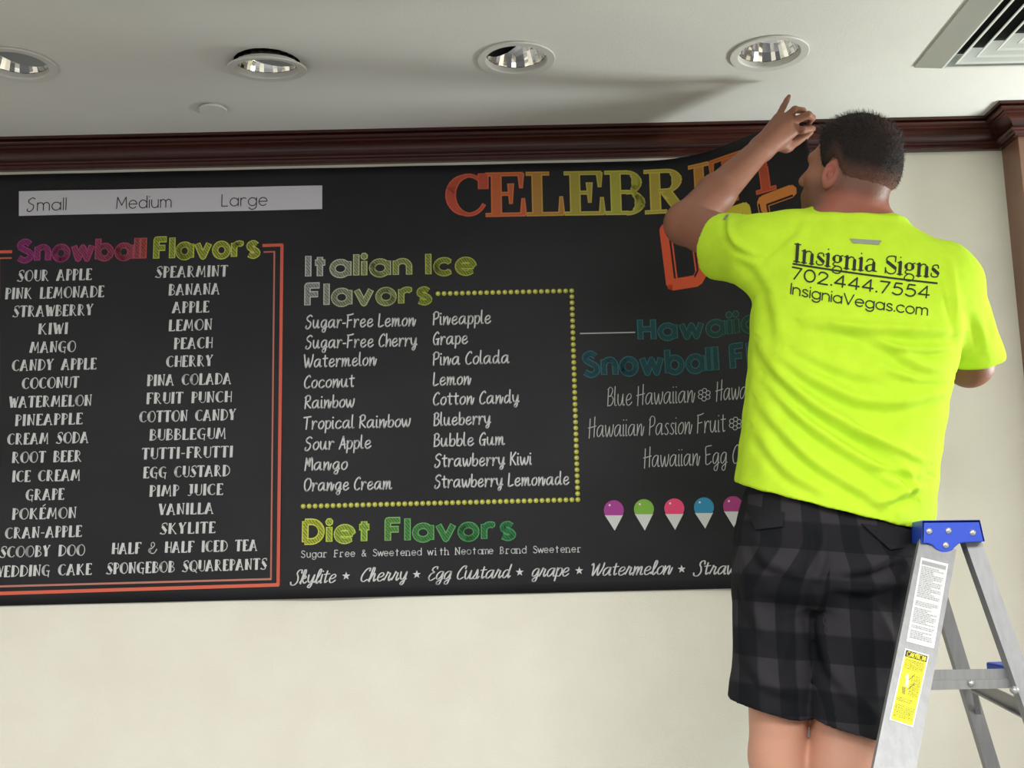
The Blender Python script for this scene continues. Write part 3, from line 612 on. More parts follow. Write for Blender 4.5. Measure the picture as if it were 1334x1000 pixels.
# --- headings
def two(c): return grad(c)
heading('Snowball', (23.5, 341), (187.5, 337.6), 31, grad([(0, '9c3a80'), (.5, 'a03a6c'), (1, 'b4504a')]), grad([(0, '8a2f70'), (1, 'a2463f')]), w=6.2)
heading('Flavors', (203, 337.8), (336, 335), 31, grad([(0, 'b4bc52'), (1, 'c8cc58')]), grad([(0, '99a23a'), (1, 'a8ac40')]), w=6.2)
heading('Italian Ice', (401, 361), (618, 357), 32, grad([(0, 'c4c6c4'), (.35, 'bcc090'), (.7, 'b0b64e'), (1, 'a8b23e')]), grad([(0, '9ea09e'), (.35, '949a70'), (1, '8a942e')]), w=6.2)
heading('Flavors', (400, 398.6), (560, 395.6), 32, grad([(0, 'bcbebc'), (.5, 'b4ba80'), (1, 'a6b040')]), grad([(0, '989a98'), (1, '86902c')]), w=6.2)
heading('Diet Flavors', (397, 707), (669, 702), 33, grad([(0, 'd0d84c'), (.3, 'a8cc58'), (.5, '6cae5c'), (1, '3f9a5c')]), grad([(0, 'b4bc3c'), (.3, '8cb044'), (.5, '4f8e48'), (1, '2a7a46')]), w=6.2)
heading('Hawaiian', (834, 443), (961, 435), 31, grad([(0, '256770'), (.5, '23605a'), (1, '225843')]), grad([(0, '1b545a'), (1, '174431')]), w=5.8, ref='Hawaii')
heading('Snowball Flavors', (761, 490), (934, 483), 35, grad([(0, '236472'), (1, '246568')]), grad([(0, '184f5a'), (1, '184e50')]), w=6.2, ref='Snowball')
# --- big serif word, outlined
RB = grad([(0, 'c8583c'), (.25, 'cc6c3e'), (.6, 'b89a44'), (.9, 'b8b44a'), (1.25, 'c0b04a'), (1.6, 'c8803e'), (2.0, 'cc5c3a')])
RI = grad([(0, 'b04a34'), (.25, 'b65c34'), (.6, '9c8236'), (.9, '9ca03a'), (1.25, 'a8983a'), (1.6, 'b46e32'), (2.0, 'b44c30')])
bw = lettering('big_word', 'CELEBRITY', DIDONE, (580, 281.5), (838, 277.5), 54, RB, w_px=3.6, bold=12.5, mid=7.5, capu=7, gap=.35, caps='flat', grow=2.2, ref='CELEB')
lettering('letter_face', 'CELEBRITY', DIDONE, (580, 281.5), (838, 277.5), 54, RI, w_px=2.2, bold=11, mid=5.5, capu=7, gap=.35, caps='flat', o=.0011, parent=bw, ref='CELEB')
# --- block letters under it, mostly behind the man's arm and shirt
BLK = {'D': 'L 1 1 1 9.2 4.5 9.2 5.4 8.2 5.4 2 4.6 1 1 1 1 2', 'O': 'L 1 3 1 9.2 6.2 9.2 6.2 3 5 1 2.2 1 1 3 1 4', 'T': 'L 1 2 1 9.2 5.6 9.2;L 1 5.2 4 5.2;L 1 1 5.6 1', ' ': ''}
BLI = {'D': 'L 1.5 1.6 1.5 8.6 4.2 8.6 4.9 7.8 4.9 2.4 4.3 1.6 1.5 1.6', 'O': 'L 1.6 3.2 1.6 8.6 5.6 8.6 5.6 3.2 4.7 1.7 2.5 1.7 1.6 3.2;L .4 3 .4 9', 'T': 'L 1.6 1.2 1.6 8.6 5.6 8.6;L .4 1 .4 9', ' ': ''}
BLI['D'] += ';L 6.4 1 6.4 1'
BLI['O'] += ';L 7.2 1 7.2 1'
BLK['D'] += ';L 6.4 1 6.4 1'; BLK['O'] += ';L 7.2 1 7.2 1'
RW = grad([(0, 'd8542e'), (1, 'd0c03c'), (2, 'd4823a')])
blk = lettering('block_word', 'DOT', BLK, (868, 381), (925, 371.5), 89, RW, w_px=16, capu=10, gap=.9, caps='round', ref='D', o=.0006)
RW2 = grad([(0, '1a1214'), (1, '221812')])
lettering('letter_inline', 'DOT', BLI, (868, 381), (925, 371.5), 89, RW2, w_px=2.6, capu=10, gap=.9, caps='round', ref='D', o=.0011, parent=blk)
# --- Hawaiian lines in a thin tall hand
HW = 'b4b6b6'
kw = dict(w_px=1.1, capu=8, gap=.8, space=3.0, slant=.08)
lettering('flavor_lettering', 'Blue Hawaiian', HAND, (791, 529), (905, 523.5), 24, HW, **kw)
lettering('flavor_lettering', 'Hawaiian', HAND, (933, 521.5), (973, 519), 24, HW, ref='Hawa', **kw)
lettering('flavor_lettering', 'Hawaiian Passion Fruit', HAND, (767, 569.5), (945, 562), 24, HW, **kw)
lettering('flavor_lettering', 'Hawaiian Egg Custard', HAND, (839, 608.5), (947, 604), 24, HW, ref='Hawaiian Egg', **kw)
def flat_shapes(name, polys, cols, o=.0006, parent=None, mt=None):
    V = []; F = []; C = []
    for P, c in zip(polys, cols):
        k = len(V); V += list(P); F.append(tuple(range(k, k+len(P)))); C += [lin(c)]*len(P)
    return build(name, BN(np.array(V), o), F, mt or M_print, parent or banner, col=np.array(C))
def stroke(pts, w):
    return ink([('', 'L', np.array(pts, float), 0)], lambda p: p, w*.5*UP, caps='flat', grow=w*.5*UP)
for cx, cy in ((917.5, 514), (958, 551.5)):
    c = uv_of(cx, cy); P = []
    for k in range(6):
        a = k*math.pi/3+.4; ctr = c+5.5*UP*np.array([math.cos(a), math.sin(a)]); ring = [ctr+2.9*UP*np.array([math.cos(q), math.sin(q)]) for q in np.linspace(0, 2*math.pi, 11)]
        for q in range(10):
            d = ring[q+1]-ring[q]; nn = np.array([-d[1], d[0]]); nn *= .45*UP/np.linalg.norm(nn); P.append([ring[q]-nn, ring[q+1]-nn, ring[q+1]+nn, ring[q]+nn])
    flat_shapes('flower', P, [HW]*len(P))
# --- small typewriter line and the script line
TYPE = dict(GEO)
for ch in 'nmhkri': TYPE[ch] = GEO[ch]+';L -.8 0 1 0;L -.8 4.9 .1 4.9'
for ch in 'nh': TYPE[ch] += ';L 3.2 0 5 0'
for ch in 'rFB': TYPE[ch] = GEO[ch]+';L -.9 0 1.6 0'
TYPE['N'] = GEO['N']+';L -.8 0 1 0;L 4 7.3 5.8 7.3'
lettering('small_print', 'Sugar Free & Sweetened with Neotame Brand Sweetener', TYPE, (392, 726), (759, 718.7), 8.8, CHALK, w_px=1.05, capu=7.3, gap=1.4, mono=6.9)
for tx, a, b, ya, yb, rf in (('Skylite', 379, 436, 760.5, 758.5, None), ('Cherry', 468, 529, 757.5, 755.5, None), ('Egg Custard', 557, 664, 755.5, 752.5, None), ('Grape', 692, 740, 751.5, 750, None), ('Watermelon', 769, 874, 750, 747.5, None), ('Strawberry', 904, 958, 748.5, 747.5, 'Straw')):
    lettering('flavor_lettering', tx, SCRIPT, (a, ya), (b, yb), 16.5, CHALK, nib=(1.05, 2.0), capu=7.6, gap=.45, space=3, slant=.28, ref=rf)
P = []
for cx, cy in ((451, 750), (543, 748), (677, 745), (754.5, 743), (888, 741)):
    c = uv_of(cx, cy)
    for k in range(5):
        a = math.pi/2+k*2*math.pi/5; P.append([c, c+2.2*UP*np.array([math.cos(a-.63), math.sin(a-.63)]), c+5.4*UP*np.array([math.cos(a), math.sin(a)]), c+2.2*UP*np.array([math.cos(a+.63), math.sin(a+.63)])])
flat_shapes('star', P, [CHALK]*len(P))
# --- red double frame, grey rule, dotted border, price strip
def lines(name, segs, o=.0006, caps='flat'):
    V = []; F = []; C = []
    for pts, w, c in segs:
        v, f, _ = stroke([uv_of(*p) for p in pts], w); k = len(V); V += list(v); F += [tuple(i+k for i in q) for q in f]; C += [lin(c)]*len(v)
    return build(name, BN(np.array(V), o), F, M_print, banner, col=np.array(C))
lines('frame_line', [([(343, 319.8), (367.4, 319)], 4.2, 'cc5a48'), ([(367.4, 319), (362.3, 761.5)], 4.2, 'cc5a48'), ([(362.3, 761.5), (-10, 773)], 4.4, 'd4624c'), ([(-11, 773), (-9, 328.5)], 4.2, 'cc5a48'), ([(-9, 328.3), (15, 327.8)], 4.2, 'cc5a48')])
lines('frame_line', [([(344, 328.3), (357.5, 327.8)], 2.2, 'b8604e'), ([(357.5, 327.8), (353, 754)], 2.2, 'b06a5c'), ([(353, 754), (-1, 763.6)], 2.5, 'b8786a'), ([(-1.5, 763.6), (-1, 336.5)], 2.2, 'b06a5c'), ([(-1, 336.3), (15, 336)], 2.2, 'b8604e')])
lines('rule', [([(756, 434.3), (827, 432.8)], 1.7, 'a8a8a8')])
D = []
def run(a, b, n): D.extend([np.array(a)+(np.array(b)-a)*k/n for k in range(n)])
run((570.6, 382.4), (744.7, 378.6), 22); run((744.7, 378.6), (752.7, 650.5), 35); run((752.7, 650.5), (395, 659.2), 46); D.append(np.array((395, 659.2)))
P = []; C = []; P2 = []
for d in D:
    c = uv_of(*d); ring = lambda r, ox=0, oy=0: [c+UP*np.array([ox+r*math.cos(a), oy+r*math.sin(a)]) for a in np.linspace(0, 2*math.pi, 12, endpoint=False)]
    P.append(ring(3.2)); P2.append(ring(1.5, -.5, .4))
db = flat_shapes('dotted_border', P, ['a8a834']*len(P)); flat_shapes('dot_highlight', P2, ['d6d684']*len(P2), o=.0010, parent=db)
_q = [uv_of(24.8, 281.3), uv_of(419.8, 272.3), uv_of(419.8, 241.6), uv_of(24.8, 249.2)]
_e = lambda s, t: (_q[0]*(1-s)+_q[1]*s)*(1-t)+(_q[3]*(1-s)+_q[2]*s)*t
strip = flat_shapes('price_strip', [[_e(k/60, 0), _e((k+1)/60, 0), _e((k+1)/60, 1), _e(k/60, 1)] for k in range(60)], ['c6c4cc']*60, o=.0008)
PR = dict(GEO); PR['S'] = HAND['S']
for tx, a, b, ya, yb in (('Small', 35, 86, 275, 273.3), ('Medium', 152, 223, 271.8, 270), ('Large', 289, 348, 268.6, 267.5)):
    lettering('size_name', tx, PR, (a, ya), (b, yb), 16.5, '2c2c30', w_px=1.25, capu=8, gap=1.5, parent=strip, o=.0013)
# --- five snow cones
for i, (cx, top, flat, tip, tx, c) in enumerate(((799.6, 651.3, 671, 691, 800.8, 'a03a8e'), (838.8, 650, 669.5, 690.8, 840, '78a83e'), (878.4, 649, 669.3, 690, 879.5, 'dc4470'), (917, 647.6, 668, 688.3, 918.7, '2f86ae'), (955, 646, 666, 686.5, 956, 'a03a78'))):
    r = 13.0; cy = top+r; P = []
    a0 = math.asin(min(1, (flat-cy)/r)); bl = [uv_of(cx+r*math.cos(a), cy+r*math.sin(a)) for a in np.linspace(a0, a0-(math.pi+2*a0), 26)]
    cone_ = flat_shapes('cone_cup', [[uv_of(cx-12, flat-.5), uv_of(tx, tip), uv_of(cx+12, flat-.5)]], ['c9c9c9'])
    b = flat_shapes('ice_ball', [bl], [c], o=.0009, parent=cone_)
    h = uv_of(cx-5.5, cy-6.5)
    flat_shapes('shine', [[h+1.4*UP*np.array([math.cos(a), math.sin(a)]) for a in np.linspace(0, 6.283, 10, endpoint=False)]], ['e0c8dc'], o=.0013, parent=cone_)
# ------------------------------------------------------------------ stepladder
M_alu = noise_mat('brushed_aluminium', '969799', '8d8e90', 3, .45, metal=.25, stretch=(40, 40, 2), bump=.03, bscale=8)
M_blue = material('blue_plastic', '2148c4', .42)
M_rivet = material('rivet_steel', 'c9cacb', .3, .8)
def ray_plane(px, py, p0, n):
    d = CR*(px-667)/F_PX-CU*(py-500)/F_PX+CF
    return CAM+d*(((np.array(p0)-CAM)@n)/(d@n))
def unit(v): v = np.array(v, float); return v/np.linalg.norm(v)
def to_z(a, b, z): return a+(b-a)*((z-a[2])/(b[2]-a[2]))
NF0, NF1 = W(1221.5, 713, -1.00), W(1168.5, 986, -1.15)          # near climbing rail
NR0, NR1 = W(1268, 705, -.98), W(1320, 850, -1.02)           # near rear rail
FR0, FR1 = W(1237, 813, -.50), W(1290, 986, -.46)            # far rear rail
RW_ = .0675
lad_o = np.array([.80, -.80, 0.0])
ladder = empty('stepladder', lad_o, 'aluminium stepladder with blue plastic top beside the man in the yellow shirt', 'ladder')
def channel(a, b, wdir, w, t, name, label=None):
    """rail of channel section: broad web from a to b, two flanges turned away along +t"""
    d = unit(b-a); wd = np.array(wdir, float); wd = unit(wd-d*(wd@d)); n = np.cross(wd, d)
    if n[1] < 0: n = -n
    th = .003; prof = [(-w/2, 0), (w/2, 0), (w/2, t), (w/2-th, t), (w/2-th, th), (-w/2+th, th), (-w/2+th, t), (-w/2, t)]
    V = [a+wd*p+n*q for p, q in prof]+[b+wd*p+n*q for p, q in prof]
    F = [(i, (i+1) % 8, 8+(i+1) % 8, 8+i) for i in range(8)]+[(0, 1, 4, 5), (1, 2, 3, 4), (0, 5, 6, 7), (8, 13, 12, 9), (9, 12, 11, 10), (8, 15, 14, 13)]
    return build(name, V, F, M_alu, ladder), d, wd, n
NFb = to_z(NF0, NF1, 0.0); NFt = NF0+(NF0-NF1)*.02
_, dF, wF, nF = channel(NFt, NFb, (1, 0, 0), RW_, .020, 'front_rail')
NRt = NR0+(NR0-NR1)*.03; NRb = to_z(NR0, NR1, 0.0)
_, dR, wR, nR = channel(NRt, NRb, (1, 0, 0), .031, .024, 'rear_rail')
# far rails: same lean, set back by the ladder's breadth
FRb = to_z(FR0, FR1, 0.0); FRt = to_z(FR0, FR1, float(NRt[2]))
channel(FRt, FRb, (1, 0, 0), .031, .024, 'rear_rail')
SP = FRt-NRt                                                   # across the ladder at its top
FFt = NFt+SP*np.array([1, 1, 0]); FFb = np.array([NFb[0]-.04, FRb[1]+.05, 0.0])
channel(FFt, FFb, (1, 0, 0), RW_, .028, 'front_rail')
# blue top cap: two side plates, a top and an end
capn = unit(np.cross(unit(SP), np.array([0, 0, 1.0])))
pn = np.array([0, -1.0, 0]); p0 = NF0+np.array([0, -.004, 0])
cap_px = [(1201.5, 677.5), (1277, 676.7), (1283.5, 705), (1257, 706.4), (1250, 707.5), (1245.5, 711), (1240, 716.5), (1234, 719.2), (1227, 719), (1220, 715.5), (1215, 710), (1210, 707.6), (1200.3, 707)]
poly = [ray_plane(x, y, p0, pn) for x, y in cap_px]
SPn = SP*np.array([1, 1, 0]); th = unit(SPn)*.006
b = MB().prism(poly, th*0, th)
b.prism([p+SPn for p in poly], -th, th*0)
A, B_, C_, D_ = poly[0], poly[1], poly[2], poly[-1]
dz = np.array([0, 0, -.006])
b.hexa([A+dz, B_+dz, B_+dz+SPn, A+dz+SPn, A, B_, B_+SPn, A+SPn])
b.hexa([C_-[.005, 0, 0], C_, C_+SPn, C_+SPn-[.005, 0, 0], B_-[.005, 0, 0], B_, B_+SPn, B_+SPn-[.005, 0, 0]])
b.hexa([D_, D_+[.005, 0, 0], D_+SPn+[.005, 0, 0], D_+SPn, A, A+[.005, 0, 0], A+SPn+[.005, 0, 0], A+SPn])
cap = bevel(b.make('top_cap', M_blue, ladder), .0015, 2); cap['label'] = 'blue plastic top cap'
for x, y in ((1210.3, 691.7), (1235.6, 691), (1267, 693.6), (1232, 709.8)):
    c = ray_plane(x, y, p0, pn)
    MB().lathe([(.0062, 0), (.0058, .0022), (.0035, .0038), (.0004, .0042)], c, pn, 20).make('rivet', M_rivet, cap, smooth=True)
# treads between the climbing rails
def railx(a, b, z): return to_z(a, b, z)
for z in (.13, .415, .70):
    a, c = railx(NFt, NFb, z), railx(FFt, FFb, z); b = MB()
    w = .042
    b.hexa([a+[-w, .006, -.003], a+[w, .006, -.003], c+[w, -.006, -.003], c+[-w, -.006, -.003], a+[-w, .006, 0], a+[w, .006, 0], c+[w, -.006, 0], c+[-w, -.006, 0]])
    for s in (-1, 1):
        b.hexa([a+[s*w-.002, .006, -.028], a+[s*w+.002, .006, -.028], c+[s*w+.002, -.006, -.028], c+[s*w-.002, -.006, -.028], a+[s*w-.002, .006, 0], a+[s*w+.002, .006, 0], c+[s*w+.002, -.006, 0], c+[s*w-.002, -.006, 0]])
    b.make('tread', M_alu, ladder)
# spreader bar on the near side, its hinge rivet, and the rear braces
q0 = W(1205, 886.5, -1.075); q1 = W(1326, 884, -1.00)
sb = MB().bar(q0+[0, .006, .007], q1+[0, .006, .007], (0, 0, 1), .022, .004).bar(q0+[0, .002, -.008], q1+[0, .002, -.008], (0, 0, 1), .016, .006).make('spreader_bar', M_alu, ladder)
for x, y in ((1265.5, 889.5),):
    MB().lathe([(.0058, 0), (.005, .003), (.0004, .004)], W(x, y, -1.045), pn, 18).make('rivet', M_rivet, sb, smooth=True)
MB().lathe([(.007, 0), (.007, .012), (.0004, .014)], W(1322, 899, -1.05), (-.5, -.8, .2), 18).make('bolt', M_rivet, ladder, smooth=True)
for z in (float(W(1300, 903, -.75)[2]), .45, .2):
    a, c = railx(FRt, FRb, z), railx(NRt, NRb, z)
    br = MB().bar(a+[0, .012, 0], c+[0, .012, 0], (0, 0, 1), .026, .004).bar(a+[0, .012, -.013], c+[0, .012, -.013], (1, 0, 0), .022, .003).make('rear_brace', M_alu, ladder)
    MB().bar(a+(c-a)*.16+[0, .01, -.005], railx(FRt, FRb, z-.085)+[.006, .01, 0], (1, 0, 0), .012, .004).make('gusset', M_alu, br)
# folded paint shelf hung between the rear rails
s0, s1 = W(1288, 862.5, -.86), W(1288, 877.5, -.86)
h = s0[2]-s1[2]
b = MB().box((s0[0], -.93, s1[2]), (s0[0]+.16, -.845, s0[2]))
sh = bevel(b.make('paint_shelf', M_blue, ladder), .004, 2); sh['label'] = 'blue plastic paint shelf'
# paper labels on the climbing rail
M_stk = attr_mat('label_paper', .5)
pf = NF0-nF*.0009
def on_rail(pts, off=0.0): return [ray_plane(x, y, pf-nF*off, nF) for x, y in pts]
def quad_pt(Q, s, t):
    Q = np.array(Q, float); return (Q[0]*(1-s)+Q[1]*s)*(1-t)+(Q[3]*(1-s)+Q[2]*s)*t
def sticker(Q, items, name, label):
    """items: (s0, t0, s1, t1, colour, layer) rectangles in the label's own coordinates"""
    base = build(name, on_rail(Q)+[p+nF*.0006 for p in on_rail(Q)], [(0, 1, 2, 3), (4, 7, 6, 5), (0, 4, 5, 1), (1, 5, 6, 2), (2, 6, 7, 3), (3, 7, 4, 0)], M_stk, ladder, col=np.tile(lin('e9e9e9'), (8, 1)))
    base['label'] = label
    for lay, nm in sorted({(i[5], i[6]) for i in items}):
        V = []; F = []; C = []
        for s0, t0, s1, t1, c, l, n_ in items:
            if (l, n_) != (lay, nm): continue
            k = len(V); V += on_rail([quad_pt(Q, s, t) for s, t in ((s0, t0), (s1, t0), (s1, t1), (s0, t1))], .0003*lay); F.append((k, k+1, k+2, k+3)); C += [lin(c)]*4
        build(nm, V, F, M_stk, base, col=np.array(C))
    return base
rs = random.Random(3)
QW = [(1200, 725.6), (1235.4, 734.5), (1216.6, 844.4), (1181, 835)]
it = [(.05, .018, .95, .982, 'cdced0', 1, 'grey_panel'), (.06, .03, .94, .075, '9a9b9d', 2, 'label_header')]; t = .095
while t < .95:
    s = .08
    if rs.random() < .16: t += .02; continue
    end = rs.choice([.9, .9, .86, .55, .7])
    while s < end:
        w = rs.uniform(.04, .13); it.append((s, t, min(s+w, end), t+.0125, rs.choice(['98999b', 'a6a7a9', '9c9d9f']), 2, 'fine_print')); s += w+.022
    t += .0205
sticker(QW, it, 'instruction_label', 'white label covered in fine grey print')
QY = [(1179.5, 844), (1210.4, 853), (1189.4, 947), (1158.8, 937)]
it = [(.05, .018, .95, .982, 'e8e01a', 1, 'yellow_panel'), (.05, .018, .95, .105, '1c1c16', 2, 'caution_header')]
for t0, t1, s0, s1 in ((.135, .27, .12, .9), (.33, .62, .50, .9), (.66, .71, .1, .75), (.76, .93, .1, .92)):
    t = t0
    while t < t1:
        s = s0
        while s < s1-.03:
            w = rs.uniform(.05, .12); it.append((s, t, min(s+w, s1), t+.010, rs.choice(['a89f1c', '8d8620', '6d6a24']), 2, 'fine_print')); s += w+.02
        t += .0195
for k in range(7): it.append((.20+.012*k, .545+.014*k-.03, .36+.006*k, .552+.014*k-.03, '55564a', 3, 'pictogram'))
it += [(.30, .40, .44, .50, 'c9cbc0', 2, 'pictogram'), (.27, .33, .38, .40, 'd6d8cc', 2, 'pictogram')]
cl = sticker(QY, it, 'caution_label', 'yellow CAUTION label with black header')
st, wd_ = layout(GEO, 'CAUTION', 1.7)
def xfc(p):
    return np.array([quad_pt(QY, .12+.76*x/wd_, .092-.060*y/7.3) for x, y in p])
V, F, _ = ink(st, xfc, 1.25, caps='flat', grow=.3)
build('caution_word', on_rail(V, .0012), F, M_stk, cl, col=np.tile(lin('e6de3a'), (len(V), 1)))
st2 = [('', 'L', np.array([[.42, .40], [.62, .30]]), 0), ('', 'L', np.array([[.44, .535], [.68, .425]]), 0)]
V, F, _ = ink(st2, lambda p: np.array([quad_pt(QY, s, t) for s, t in p]), .7, caps='flat')
build('pointer_line', on_rail(V, .0012), F, M_stk, cl, col=np.tile(lin('3a3a24'), (len(V), 1)))
# ------------------------------------------------------------------ the man on the ladder
Y = -.76
def frame(F_, up=(0, 0, 1)):
    f = unit(F_); l = unit(np.cross(up, f)); u = np.cross(f, l)
    return np.array([f, l, u])
HC = W(1106, 221, -.78); HS = .905
HM = frame((-.70, .71, .32), (.02, .0, 1))
def H(f, l, u): return HC+HS*np.array([f, l, u])@HM
def hell(c, r, M=None): return ell(H(*c), np.array(r)*HS, HM if M is None else M@HM)
def rotm(ax, a):
    return np.array(Matrix.Rotation(rad(a), 3, ax))
# head
cran = union([hell((-.012, 0, .022), (.100, .079, .098)), hell((-.045, 0, -.005), (.058, .068, .075))], .03)
face = [cran, hell((.042, 0, -.030), (.056, .061, .085)), hell((.030, 0, -.075), (.058, .060, .048)), hell((.076, 0, -.103), (.024, .026, .022)),
        hell((.084, 0, .018), (.016, .046, .012)), hell((.060, .045, -.035), (.024, .020, .020)), hell((.060, -.045, -.035), (.024, .020, .020)), hell((.088, 0, -.072), (.016, .026, .016))]
_face = union(face, .022)
nose = union([cone(H(.092, 0, .008), H(.117, 0, -.034), .009, .0125), hell((.108, .011, -.040), (.011, .009, .008)), hell((.108, -.011, -.040), (.011, .009, .008))], .008)
eyes = [hell((.094, s*.032, -.004), (.011, .016, .010)) for s in (1, -1)]
lips = union([hell((.103, 0, -.068), (.007, .021, .0045)), hell((.101, 0, -.077), (.007, .019, .0055))], .003)
def ear(s):
    M = rotm('Z', s*-24)@rotm('X', s*-6)@rotm('Y', 10)
    c = np.array((-.006, s*.083, -.030))
    rim = hell(c, (.021, .009, .036), M); bowl = hell(c+[-.0, s*.009, .003], (.0115, .008, .022), M); lobe = hell(c+[.007, -s*.003, -.028], (.009, .0065, .010), M)
    helix = hell(c+[.002, s*.004, -.002], (.0045, .007, .009), M)
    return lambda P: su(su(sub(rim(P), bowl(P), .004), lobe(P), .006), helix(P), .003)
ears = [ear(1), ear(-1)]
NECK0, NECK1 = H(-.034, 0, -.060), W(1108, 300, Y)
neck = union([cone(NECK0, NECK1, .060, .070), cone(H(-.03, .03, -.09), W(1060, 305, Y-.02), .035, .045), cone(H(-.03, -.03, -.09), W(1165, 318, Y-.02), .035, .05)], .04)
def headf(P):
    d = su(_face(P), nose(P), .007)
    for e in eyes: d = sub(d, e(P)+.004, .006)
    d = su(d, lips(P), .004)
    d = su(d, neck(P), .028)
    for e in ears: d = su(d, e(P), .006)
    return d
# arms
SL, EL, WL = W(985, 331, -.74), W(894, 291, -.53), W(992, 193, -.37)
SR, ER, WR = W(1222, 369, -.76), W(1263, 474, -.62), W(1165, 392, -.37)
FM = EL+(WL-EL)*.38
armL = union([cone(SL, EL, .062, .049), cone(EL, FM, .048, .046), cone(FM, WL, .045, .030), cone(EL+[.0, -.012, -.004], EL+[-.003, .01, .0], .040, .040)], .02)
FMr = ER+(WR-ER)*.4
armR = union([cone(SR, ER, .064, .050), cone(ER, FMr, .049, .046), cone(FMr, WR, .045, .031)], .02)
# left hand: back of it to the viewer, little finger stretched up, the others bent over the banner's edge
yh = -.345
def hp(x, y, yy=yh): return W(x, y, yy)
mc = {'p': hp(1013, 154, -.350), 'r': hp(1022, 154, -.356), 'm': hp(1031, 159, -.358), 'i': hp(1036, 169, -.352)}
palm = [cone(WL, mc['p'], .026, .0125), cone(WL, mc['r'], .028, .0135), cone(WL, mc['m'], .028, .0140), cone(WL+[.003, .004, -.006], mc['i'], .027, .0138), cone(hp(1012, 186, -.345), hp(1026, 190, -.325), .022, .017)]
def chain(pts, rs_):
    fs = [cone(pts[i], pts[i+1], rs_[i], rs_[i+1]) for i in range(len(pts)-1)]
    return union(fs, .003)
fing = [chain([mc['p'], hp(1020.5, 139, -.350), hp(1024.8, 131, -.346), hp(1027.8, 125.5, -.343)], [.0095, .0082, .0074, .0060]),
        chain([mc['r'], hp(1035.5, 142.5, -.372), hp(1046, 144, -.350), hp(1050, 150, -.332)], [.0105, .0096, .0085, .0072]),
        chain([mc['m'], hp(1053, 149.5, -.372), hp(1058.5, 153.5, -.350), hp(1054, 160, -.330)], [.0110, .0100, .0088, .0074]),
        chain([mc['i'], hp(1046, 169.5, -.362), hp(1055, 168, -.346), hp(1059.5, 167.5, -.332)], [.0110, .0098, .0090, .0076])]
thumb = chain([hp(1024, 192, -.332), hp(1038, 184, -.312), hp(1049, 177, -.305), hp(1056, 172, -.305)], [.0150, .0115, .0105, .0082])
def handf(P):
    d = union(palm, .012)(P)
    for g in fing: d = su(d, g(P), .0035)
    return su(d, thumb(P), .006)
# right hand behind the body, closed on the banner's edge
mR = [WR+np.array([-.055+.012*k, .060, .045-.020*k]) for k in range(4)]
handR = [cone(WR, q, .026, .014) for q in mR]
fR = [chain([q, q+[-.030, .022, .012], q+[-.034, .040, -.006], q+[-.020, .044, -.018]], [.0105, .0095, .0085, .0072]) for q in mR]
fR.append(chain([WR+[-.01, .02, -.03], WR+[-.04, .06, -.045], WR+[-.065, .078, -.035]], [.015, .0115, .009]))
def handRf(P):
    d = union(handR, .012)(P)
    for g in fR: d = su(d, g(P), .004)
    return d
# trunk inside the clothes, legs
def loft(rows, nexp=2.3):
    """rows: z, x centre, y centre, half breadth, half depth (top row first)"""
    R_ = np.array(rows)[::-1]
    def f(P):
        z = P[:, 2]; g = [np.interp(z, R_[:, 0], R_[:, k]) for k in range(1, 5)]
        q = (np.abs((P[:, 0]-g[0])/g[2])**nexp+np.abs((P[:, 1]-g[1])/g[3])**nexp)**(1/nexp)
        d = (q-1)*np.minimum(g[2], g[3])*.9
        return np.maximum(d, np.maximum(z-R_[-1, 0], R_[0, 0]-z))
    return f
def row(py, xl, xr, yc, b, grow=0):
    a, c = W(xl, py, yc), W(xr, py, yc)
    return (float(a[2]+c[2])/2, float(a[0]+c[0])/2, yc, float(c[0]-a[0])/2+grow, b+grow)
T = [(300, 1050, 1170, Y, .075), (330, 1005, 1215, Y, .098), (365, 985, 1245, Y, .115), (400, 979, 1255, Y, .128), (440, 977, 1252, Y, .134), (480, 975, 1244, Y, .138), (520, 971, 1234, Y, .142), (560, 967, 1226, Y, .146), (600, 962, 1219, Y, .156), (640, 957, 1214, Y, .166), (700, 951, 1208, Y, .174)]
trunk_in = loft([row(*r, grow=-.022-.03*max(0, min(1, (r[0]-560)/60))) for r in T])
HIPL, KNL = W(1018, 720, -.77), W(1012, 985, -.77)
HIPR, KNR = W(1120, 720, -.765), W(1096, 1000, -.805)
ANL = np.array([KNL[0]+.005, -.785, .783]); ANR = np.array([KNR[0]-.015, -.805, .783])
def leg(hip, kn, an, rk):
    calf = kn+(an-kn)*.36+[0, -.022, 0]
    return [cone(hip, kn, .078, rk), cone(kn, calf, rk, rk+.003), cone(calf, an, rk+.002, .036), cone(an, an+[0, .0, -.03], .036, .034), cone(an+[0, -.02, -.035], an+[0, .15, -.045], .034, .024)]
legL, legR = union(leg(HIPL, KNL, ANL, .053), .02), union(leg(HIPR, KNR, ANR, .060), .02)
shld = union([cone(W(1108, 335, Y), SL, .06, .066), cone(W(1108, 335, Y), SR, .06, .066)], .05)
def bodyf(P):
    d = su(trunk_in(P), shld(P), .03)
    d = su(d, legL(P), .02); d = su(d, legR(P), .02)
    d = su(d, su(armL(P), handf(P), .010), .02); d = su(d, su(armR(P), handRf(P), .012), .02)
    return su(d, headf(P), .02)
lo = np.array([.30, -1.0, .60]); hi = np.array([1.12, -.22, 2.78])
V, Q = mesh_sdf(bodyf, lo, hi, .0034, 20, 1)
def norm_of(V, Q):
    n = np.cross(V[Q[:, 2]]-V[Q[:, 0]], V[Q[:, 3]]-V[Q[:, 1]]); o = np.zeros_like(V)
    for k in range(4):
        for a in range(3): o[:, a] += np.bincount(Q[:, k], n[:, a], len(V))
    return o/np.maximum(np.linalg.norm(o, axis=1), 1e-12)[:, None]
